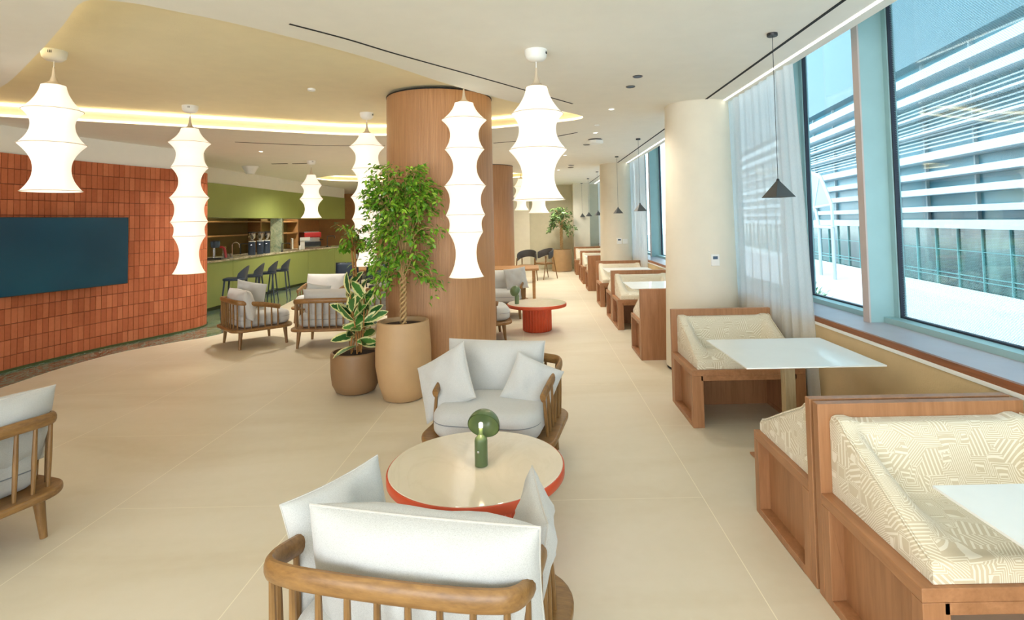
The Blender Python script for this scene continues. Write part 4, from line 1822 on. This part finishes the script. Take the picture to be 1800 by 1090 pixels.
tap('tall chrome swan-neck tap on the bar worktop', -6.62, 12.25, 0.36, 0.14, M['steel'], rz=0.3)
tap('slim chrome tap left of the swan-neck tap', -6.85, 12.30, 0.30, 0.05, M['steel'], rz=0.3, r=0.008)
tap('black square-bent tap on the back counter behind the grinders', -8.2, 15.6, 0.30, 0.28, M['black'], False, 0.4, 0.014, 0.9)
tap('black square-bent tap in front of the stone pillar', -6.66, 14.75, 0.22, 0.19, M['black'], False, 0.35)
tap('black tap beside the white machine on the far bar', -6.42, 17.3, 0.34, 0.22, M['black'], False, 0.35)

t = thing('coffee_brewer', 'steel and glass coffee brewer on the bar beside the brick wall end', 'coffee machine', (-6.72, 11.78, ZC), 0.35)
b = BM()
box(b, -0.13, 0.13, -0.12, 0.12, 0.0, 0.03)
obj('base', b, M['black'], t, bevel=0.005, smooth=0)
b = BM()
lathe(b, [(0.022, 0.03), (0.022, 0.24)], 16, (-0.02, 0))
obj('post', b, M['steel'], t)
b = BM()
lathe(b, [(0.07, 0.24), (0.09, 0.27), (0.09, 0.36), (0.085, 0.37)], 24)
obj('boiler', b, M['lens_blue'], t)
b = BM()
lathe(b, [(0.095, 0.37), (0.095, 0.385), (0.03, 0.395)], 24)
obj('lid', b, M['black'], t)
b = BM()
tube(b, cat([(0.09, 0, 0.25), (0.15, 0, 0.24), (0.18, 0, 0.17), (0.2, 0, 0.03)], 6), 0.026, 10)
obj('group_arm', b, M['red_gloss'], t)
t = thing('glass_jar_set', 'small cluster of clear glasses beside the coffee brewer', 'glasses', (-6.60, 11.98, ZC))
for i in range(3):
    b = BM()
    lathe(b, [(0.022, 0), (0.028, 0.1), (0.026, 0.1), (0.020, 0.004)], 14, (0.0 + 0.03 * i, 0.06 * i - 0.05))
    obj('glass', b, M['clear'], t)

t = thing('espresso_machine', 'red and black espresso machine on the counter under the green bulkhead', 'espresso machine', (-8.1, 20.1, 0.9), 0.55)
b = BM()
box(b, -0.30, 0.30, -0.55, 0.55, 0.06, 0.22)
obj('body', b, M['black'], t, bevel=0.02, smooth=0)
b = BM()
box(b, -0.26, 0.30, -0.60, 0.60, 0.36, 0.54)
obj('head', b, M['red_gloss'], t, bevel=0.03, smooth=0)
b = BM()
box(b, -0.28, 0.22, -0.58, 0.58, 0.54, 0.56)
obj('cup_tray', b, M['steel'], t, smooth=0)
for y in (-0.35, 0.0, 0.35):
    b = BM()
    lathe(b, [(0.05, 0.27), (0.05, 0.36)], 14, (0.2, y))
    tube(b, [(0.22, y, 0.29), (0.40, y, 0.27)], 0.016, 8)
    obj('group_head', b, M['black'], t)
for y in (-0.5, 0.5):
    b = BM()
    box(b, -0.25, 0.25, y - 0.04, y + 0.04, 0.0, 0.4)
    obj('side_leg', b, M['steel'], t, smooth=0)
t = thing('water_boiler', 'white boxy water boiler beside the espresso machine', 'appliance', (-6.62, 16.1, ZC), 0.35)
b = BM()
box(b, -0.12, 0.14, -0.16, 0.16, 0.24, 0.34)
obj('head', b, M['white'], t, bevel=0.01, smooth=0)
b = BM()
box(b, -0.12, 0.0, -0.1, 0.1, 0.0, 0.24)
obj('body', b, M['white'], t, bevel=0.01, smooth=0)
t = thing('card_terminal', 'small white payment terminal left of the white boiler', 'payment terminal', (-6.62, 15.75, ZC), 0.5)
b = BM()
obox(b, (0, 0, 0.06), 0.05, 0.14, 0.12)
obj('casing', b, M['white'], t, bevel=0.01, smooth=0)
b = BM()
obox(b, (0.026, 0, 0.07), 0.004, 0.09, 0.05)
obj('screen', b, M['black'], t, smooth=0)
t = thing('counter_sign', 'small white and green framed sign standing right of the stone pillar', 'sign', (-7.7, 18.6, 0.9), 0.5)
b = BM()
box(b, -0.02, 0.02, -0.24, 0.24, 0.0, 0.36)
obj('frame', b, M['white'], t, bevel=0.01, smooth=0)
t.location = (-8.2, 18.9, 0.9)
b = BM()
for r_, n_ in ((0.30, 4), (0.24, 5), (0.18, 4), (0.12, 5), (0.06, 3)):
    for q_ in range(n_):
        y = -0.19 + 0.38 * q_ / n_
        box(b, 0.02, 0.024, y, y + 0.05, r_ - 0.012, r_ + 0.018)
obj('printed_mark', b, mat('sign green print', (70, 150, 96), 0.5), t, smooth=0)

# small shelf beyond the end of the bar
t = thing('display_shelf', 'narrow wooden shelf with red packs beyond the end of the bar', 'shelf', (-6.45, 20.6, 0), 0)
b = BM()
box(b, -0.3, 0.3, 0.0, 0.3, 0, 0.03)
box(b, -0.3, -0.27, 0, 0.3, 0, 1.35)
box(b, 0.27, 0.3, 0, 0.3, 0, 1.35)
box(b, -0.3, 0.3, 0.28, 0.3, 0, 1.35)
obj('frame', b, M['wood'], t, smooth=0)
for z_ in (0.4, 0.75, 1.05, 1.33):
    b = BM()
    box(b, -0.27, 0.27, 0.0, 0.28, z_, z_ + 0.02)
    obj('shelf', b, M['wood'], t, smooth=0)
k = 0
for z_ in (0.42, 0.77, 1.07):
    for q_ in range(3):
        b = BM()
        box(b, -0.05, 0.05, -0.04, 0.04, 0, 0.18)
        o = obj('coffee_pack', b, M['red_gloss'] if (q_ + k) % 2 else M['white'], None, loc=(-6.45 - 0.17 + 0.17 * q_, 20.72, z_), bevel=0.01, smooth=0)
        tag(o, 'small coffee pack on the narrow shelf beyond the bar', 'pack', 'coffee packs on the narrow shelf')
    k += 1


# ================================================================== dark chairs and wooden tables at the back
def mesh_chair(label, x, y, rz):
    t = thing('office_chair', label, 'chair', (x, y, 0), rz, 'dark mesh chairs at the wooden desk')
    b = slab_cushion(0.46, 0.44, 0.06, 0.025, 0.01)
    obj('seat', b, M['black'], t, loc=(0, 0, 0.44))
    b = BM()
    for side in (0, 1):
        pass
    pts = [(-0.22, -0.22, 0.56), (-0.20, -0.26, 0.93), (0.20, -0.26, 0.93), (0.22, -0.22, 0.56)]
    tube(b, pts, 0.014, 8, closed=True, up=(0, 1, 0))
    bf = obj('back_frame', b, M['black'], t)
    b = BM()
    V = []
    for j in range(9):
        f = j / 8
        V.append([b.verts.new(((-0.215 + 0.43 * i / 8) * (1 - 0.08 * f), -0.22 - 0.04 * f - 0.02 * (1 - (i / 4 - 1) ** 2), 0.56 + 0.37 * f)) for i in range(9)])
    for j in range(8):
        for i in range(8):
            b.faces.new((V[j][i], V[j][i + 1], V[j + 1][i + 1], V[j + 1][i]))
    mo = obj('back_mesh', b, M['navy'], bf)
    so = mo.modifiers.new('s', 'SOLIDIFY')
    so.thickness = 0.006
    for sx in (-1, 1):
        b = BM()
        tube(b, [(sx * 0.23, -0.2, 0.47), (sx * 0.26, -0.2, 0.66), (sx * 0.26, 0.1, 0.66)], 0.013, 8)
        obj('armrest', b, M['black'], t)
        for sy in (-1, 1):
            b = BM()
            tube(b, [(sx * 0.23, sy * 0.22, 0.0), (sx * 0.2, sy * 0.18, 0.45)], 0.013, 8)
            obj('leg', b, M['black'], t)
    return t


mc = mesh_chair('dark mesh-backed chair at the wooden desk near the end of the bar', -3.70, 11.15, 0.15)
dup(mc, (-2.98, 10.9, 0), -0.1, 'dark mesh-backed chair beside the large wood column, right one at the desk')


def wood_table(label, x, y, w, d, h, rz=0.0):
    t = thing('wooden_table', label, 'table', (x, y, 0), rz)
    b = BM()
    box(b, -w / 2, w / 2, -d / 2, d / 2, h - 0.04, h)
    obj('tabletop', b, M['shelf_wood'], t, bevel=0.006, smooth=0)
    for sx in (-1, 1):
        for sy in (-1, 1):
            b = BM()
            tube(b, [(sx * (w / 2 - 0.1), sy * (d / 2 - 0.1), 0), (sx * (w / 2 - 0.1), sy * (d / 2 - 0.1), h - 0.04)], [0.03, 0.035], 10)
            obj('leg', b, M['shelf_wood'], t)
    return t


wood_table('light wooden desk between the two dark mesh chairs', -3.35, 11.95, 1.5, 0.7, 0.74)
wood_table('light wooden dining table beside the second wood column', -0.50, 11.55, 1.1, 0.9, 0.73)


def tub_chair(label, x, y, rz):
    t = thing('dining_chair', label, 'chair', (x, y, 0), rz, 'dark curved dining chairs')
    b = slab_cushion(0.48, 0.46, 0.05, 0.02, 0.01)
    obj('seat', b, M['oak'], t, loc=(0, 0, 0.42))
    b = BM()
    n_ = 22
    for s_, rad in ((0, 0.26), (1, 0.235)):
        pass
    path = [(0.26 * math.cos(a), 0.26 * math.sin(a), 0.68 + 0.10 * max(0, -math.sin(a))) for a in [-PI - 0.15 + (PI + 0.3) * i / n_ for i in range(n_ + 1)]]
    tube(b, path, 0.016, 8, flat=6.5, up=(0, 0, 1))
    obj('backrest', b, M['charcoal'], t)
    for sx in (-1, 1):
        b = BM()
        tube(b, [(sx * 0.27, 0.24, 0.0), (sx * 0.25, 0.12, 0.66)], [0.012, 0.018], 8)
        obj('leg', b, M['oak'], t)
        b = BM()
        tube(b, [(sx * 0.22, -0.30, 0.0), (sx * 0.19, -0.18, 0.64)], [0.012, 0.018], 8)
        obj('leg', b, M['oak'], t)
    return t


tcx = tub_chair('dark curved dining chair at the wooden table, left one of two', -0.25, 15.5, 2.9)
dup(tcx, (0.24, 16.3, 0), 2.2, 'dark curved dining chair standing free in the aisle, right one of two')


# ================================================================== small fixtures
def disc(name, label, cat_, x, y, z, r, h, m, rim=None, group=None):
    t = thing(name, label, cat_, (x, y, z), 0, group)
    b = BM()
    lathe(b, [(r * 0.82, -h * 0.6), (r * 0.82, 0)], 24)
    obj('lens', b, m, t)
    b = BM()
    lathe(b, [(r * 0.82, 0), (r * 0.82, -h * 0.8), (r * 0.9, -h), (r, -h * 0.7), (r, 0)], 24, cap0=False, cap1=False)
    obj('rim', b, rim or M['white'], t)
    return t


disc('ceiling_speaker', 'dark round ceiling fitting, nearer of the pair over the aisle', 'ceiling fitting', 0.94, 4.95, HC, 0.045, 0.008, M['lens_blue'], M['grey_metal'], 'dark round ceiling fittings')
disc('ceiling_speaker', 'dark round ceiling fitting, farther of the pair over the aisle', 'ceiling fitting', 0.94, 5.33, HC, 0.045, 0.008, M['lens_blue'], M['grey_metal'], 'dark round ceiling fittings')
disc('ceiling_speaker', 'dark round fitting just behind the white ceiling projector box', 'ceiling fitting', 0.89, 9.36, HC, 0.06, 0.008, M['lens_blue'], M['grey_metal'], 'dark round ceiling fittings')
disc('ceiling_speaker', 'far dark round fitting over the aisle toward the potted tree', 'ceiling fitting', 0.85, 12.8, HC, 0.07, 0.008, M['lens_blue'], M['grey_metal'], 'dark round ceiling fittings')
disc('ceiling_speaker', 'farther dark round fitting over the aisle toward the potted tree', 'ceiling fitting', 0.87, 13.3, HC, 0.07, 0.008, M['lens_blue'], M['grey_metal'], 'dark round ceiling fittings')
disc('smoke_detector', 'small white disc on the ceiling above the aisle', 'detector', 0.85, 7.45, HC, 0.035, 0.012, M['white'])
disc('downlight', 'small white spotlight in the yellow ceiling recess', 'downlight', -2.31, 5.8, H2, 0.04, 0.02, M['white'])
t = thing('ceiling_projector', 'white octagonal ceiling unit over the aisle', 'ceiling fitting', (0.97, 8.78, HC))
b = BM()
lathe(b, [(0.10, -0.075), (0.125, -0.06), (0.125, -0.02)], 8)
obj('casing', b, M['white'], t, smooth=20)
b = BM()
lathe(b, [(0.11, -0.02), (0.11, 0.0)], 8)
obj('mounting_plate', b, M['black'], t, smooth=20)
t = thing('ceiling_horn_speaker', 'cream cone-shaped speaker on the ceiling before the green bulkhead', 'ceiling fitting', (-5.95, 11.7, HC))
b = BM()
lathe(b, [(0.08, -0.16), (0.10, -0.12), (0.16, -0.012), (0.16, 0.0)], 24)
obj('cone', b, M['white'], t)
for i, (x, y, lab) in enumerate(((-6.4, 10.5, 'thin black vent slit above the brick wall end'), (-5.15, 11.3, 'thin black vent slit left of the lounge lantern'), (-4.75, 11.35, 'thin black vent slit next to the lounge lantern'))):
    b = BM()
    box(b, -0.16, 0.16, -0.03, 0.03, -0.004, 0)
    o = obj('ceiling_vent', b, M['slot'], None, loc=(x, y, HC), smooth=0)
    tag(o, lab, 'vent', 'small ceiling vents')

# downlights added as fill, to brighten the room evenly
for i, (x, y) in enumerate(((-1.0, 1.2), (-3.8, 1.6), (0.9, 1.6), (0.9, 6.4), (0.9, 8.1), (-4.6, 9.4), (-2.2, 10.6), (0.6, 10.8), (0.6, 13.9), (0.6, 18.2), (-6.9, 12.2), (-5.6, 14.0), (-2.6, 13.0), (0.5, 16.0), (-7.7, 13.5), (-7.7, 18.5), (-4.5, 19.0))):
    t = thing('downlight', 'small white downlight added to the ceiling as fill light', 'downlight', (x, y, HC), 0, 'added fill downlights')
    b = BM()
    lathe(b, [(0.03, -0.003), (0.03, 0.0)], 20)
    obj('lens', b, M['spot'], t)
    b = BM()
    lathe(b, [(0.03, 0), (0.03, -0.006), (0.04, -0.006), (0.042, 0)], 20, cap0=False, cap1=False)
    obj('rim', b, M['white'], t)
    ld = bpy.data.lights.new('fill_spot', 'SPOT')
    ld.energy = 22 if y < 4 else (55 if y < 9 else (125 if x > -3 else 165))
    ld.color = (1.0, 0.93, 0.82)
    ld.spot_size = math.radians(150)
    ld.spot_blend = 1.0
    ld.shadow_soft_size = 0.12
    l = bpy.data.objects.new('fill_spot', ld)
    COL.objects.link(l)
    l.parent = t
    l.location = (0, 0, -0.03)


def switch(label, x, y, z, w, h, screen):
    t = thing('wall_thermostat' if screen else 'wall_switch', label, 'thermostat' if screen else 'switch', (x, y, z))
    b = BM()
    box(b, -w / 2, w / 2, -0.018, 0.012, -h / 2, h / 2)
    obj('plate', b, M['white'], t, bevel=0.004, smooth=0)
    if screen:
        b = BM()
        box(b, -w * 0.28, w * 0.28, -0.020, -0.017, h * 0.08, h * 0.34)
        obj('screen', b, M['lens_blue'], t, smooth=0)


switch('small white thermostat with a grey display on the nearest cream column', 1.885, 5.93, 1.21, 0.088, 0.12, True)
switch('white thermostat on the farther cream column, left of the plain switch', 1.85, 12.42, 1.19, 0.11, 0.13, True)
switch('plain white switch plate on the farther cream column', 1.98, 12.44, 1.18, 0.11, 0.11, False)

# ================================================================== outside
M['facet'] = mat('grey facet panel', (120, 134, 140), 0.4, vary=0.05)
M['pave'] = mat('pale pavement', (196, 184, 184), 0.9, vary=0.06, nscale=3)
M['kerb'] = mat('white kerb', (214, 214, 212), 0.8, vary=0.02)
M['louvre'] = mat('white facade fin', (172, 182, 188), 0.5, vary=0.03)
M['fglass'] = mat('blue facade glass', (44, 124, 146), 0.35, vary=0.2, nscale=0.7)
M['panel_blue'] = mat('blue grey cladding', (48, 84, 98), 0.5, vary=0.08, nscale=0.5)


def _lower_glass():
    n = N('dark green glazing')
    f = n.noise(n.coord((0.9, 0.9, 0.35)), 1.5, 6, 0.6, 0.6)
    n.ln(n.ramp(f, [(0.35, lin((8, 36, 36))), (0.52, lin((24, 66, 62))), (0.70, lin((84, 120, 112)))]), n.b.inputs['Base Color'])
    n.b.inputs['Roughness'].default_value = 0.15
    return n.m


M['dglass'] = _lower_glass()
b = BM()
box(b, 2.9, 60, -20, 70, -0.4, -0.25)
o = obj('ground_outside', b, M['pave'], smooth=0)
o['kind'] = 'structure'
fac = thing('office_building', 'modern building across the street with white horizontal fins and blue glass', 'building', (8.0, 0, -0.25))
fac.rotation_euler = (0, 0, -math.atan(0.142))
Y0, Y1 = -12, 70
b = BM()
box(b, 0.3, 6, Y0, Y1, 0, 1.55)
obj('ground_floor_glazing', b, M['dglass'], fac, smooth=0)
b = BM()
for y in [Y0 + 0.92 * i for i in range(int((Y1 - Y0) / 0.92))]:
    box(b, 0.26, 0.30, y, y + 0.03, 0, 1.55)
for z_ in (0.32, 0.42, 1.0):
    box(b, 0.27, 0.30, Y0, Y1, z_, z_ + 0.02)
obj('glazing_bars', b, mat('pale glazing bar', (84, 140, 140), 0.5), fac, smooth=0)
b = BM()
box(b, -0.35, 0.25, Y0, Y1, -0.02, 0.12)
obj('kerb_wall', b, M['kerb'], fac, smooth=0)
b = BM()
box(b, 0.5, 6, Y0, Y1, 1.55, 5.95)
obj('upper_glazing', b, M['fglass'], fac, smooth=0)
b = BM()
box(b, 0.1, 6, Y0, Y1, 5.95, 14)
obj('parapet_cladding', b, M['panel_blue'], fac, smooth=0)
for i, (z_, th) in enumerate(((1.55, 0.20), (1.95, 0.14), (2.38, 0.16), (2.80, 0.16), (3.25, 0.20), (3.95, 0.05), (4.40, 0.05), (4.85, 0.20), (5.35, 0.24))):
    b = BM()
    box(b, -0.05, 0.55, Y0, Y1, z_, z_ + th)
    obj('louvre', b, M['louvre'], fac, smooth=0)
b = BM()
for i in range(12):
    z_ = 3.6 + i * 0.1
    box(b, 0.2, 0.24, Y0, Y1, z_, z_ + 0.035)
obj('slat_screen', b, M['louvre'], fac, smooth=0, kind='stuff')
b = BM()
for k in range(40):
    y = Y0 + k * 2.1
    box(b, 0.42, 0.5, y, y + 0.06, 1.55, 5.95)
obj('upper_mullions', b, M['louvre'], fac, smooth=0)
# angular white steel frame seen through the narrow window
t = thing('steel_canopy', 'angular white steel canopy frame with glazed facets outside the narrow window', 'canopy', (0, 0, 0))
b = BM()
PTS = {'a': (9.0, 17.6, 2.9), 'b': (9.2, 18.9, 3.2), 'c': (9.6, 19.9, 3.0), 'd': (9.0, 17.0, 2.0), 'e': (9.3, 18.6, 1.95), 'f': (9.7, 20.2, 2.0), 'g': (9.2, 18.2, 1.3), 'h': (9.6, 19.6, 1.3), 'i': (8.9, 16.8, 1.3)}
for p, q_ in ('ab', 'bc', 'ad', 'be', 'cf', 'de', 'ef', 'eg', 'eh', 'gh', 'di', 'ig', 'ae'):
    tube(b, [PTS[p], PTS[q_]], 0.05, 6)
for p in 'gih':
    x, y, z_ = PTS[p]
    tube(b, [(x, y, -0.25), (x, y, z_)], 0.05, 6)
obj('frame', b, M['louvre'], t)
b = BM()
for tri in ('abe', 'ade', 'bce', 'cef'):
    b.faces.new([b.verts.new(PTS[k]) for k in tri])
for z in ():
    pass
o = obj('facet_panel', b, M['facet'], t, smooth=0)
s_ = o.modifiers.new('s', 'SOLIDIFY')
s_.thickness = 0.03
# shrubs
rn = random.Random(21)
for i, (x, y, r, h, lab) in enumerate(((4.6, 9.4, 0.30, 0.75, 'small green shrub outside the narrow window beside the curtain'),
                                       (4.1, 5.9, 0.42, 0.42, 'low green planting outside the large window foot'))):
    t = thing('shrub', lab, 'shrub', (x, y, -0.25))
    b = BM()
    c_ = b.loops.layers.color.new('tone')
    for k in range(420):
        d = Vector((rn.gauss(0, 1), rn.gauss(0, 1), rn.gauss(0, 1))).normalized()
        p = Vector((d.x * r, d.y * r, h * 0.5 + d.z * h * 0.5)) * rn.uniform(0.6, 1)
        p.z = max(0.02, p.z)
        leaf(b, c_, p, d + Vector((0, 0, 0.3)), Vector((0, 0, 1)), 0.09, 0.04, rn.random(), n=3)
    obj('foliage', b, M['ficus_far'], t, smooth=60, kind='stuff')
    b = BM()
    tube(b, [(0, 0, 0), (0, 0, h * 0.6)], 0.02, 6)
    obj('stem', b, M['stem'], t)
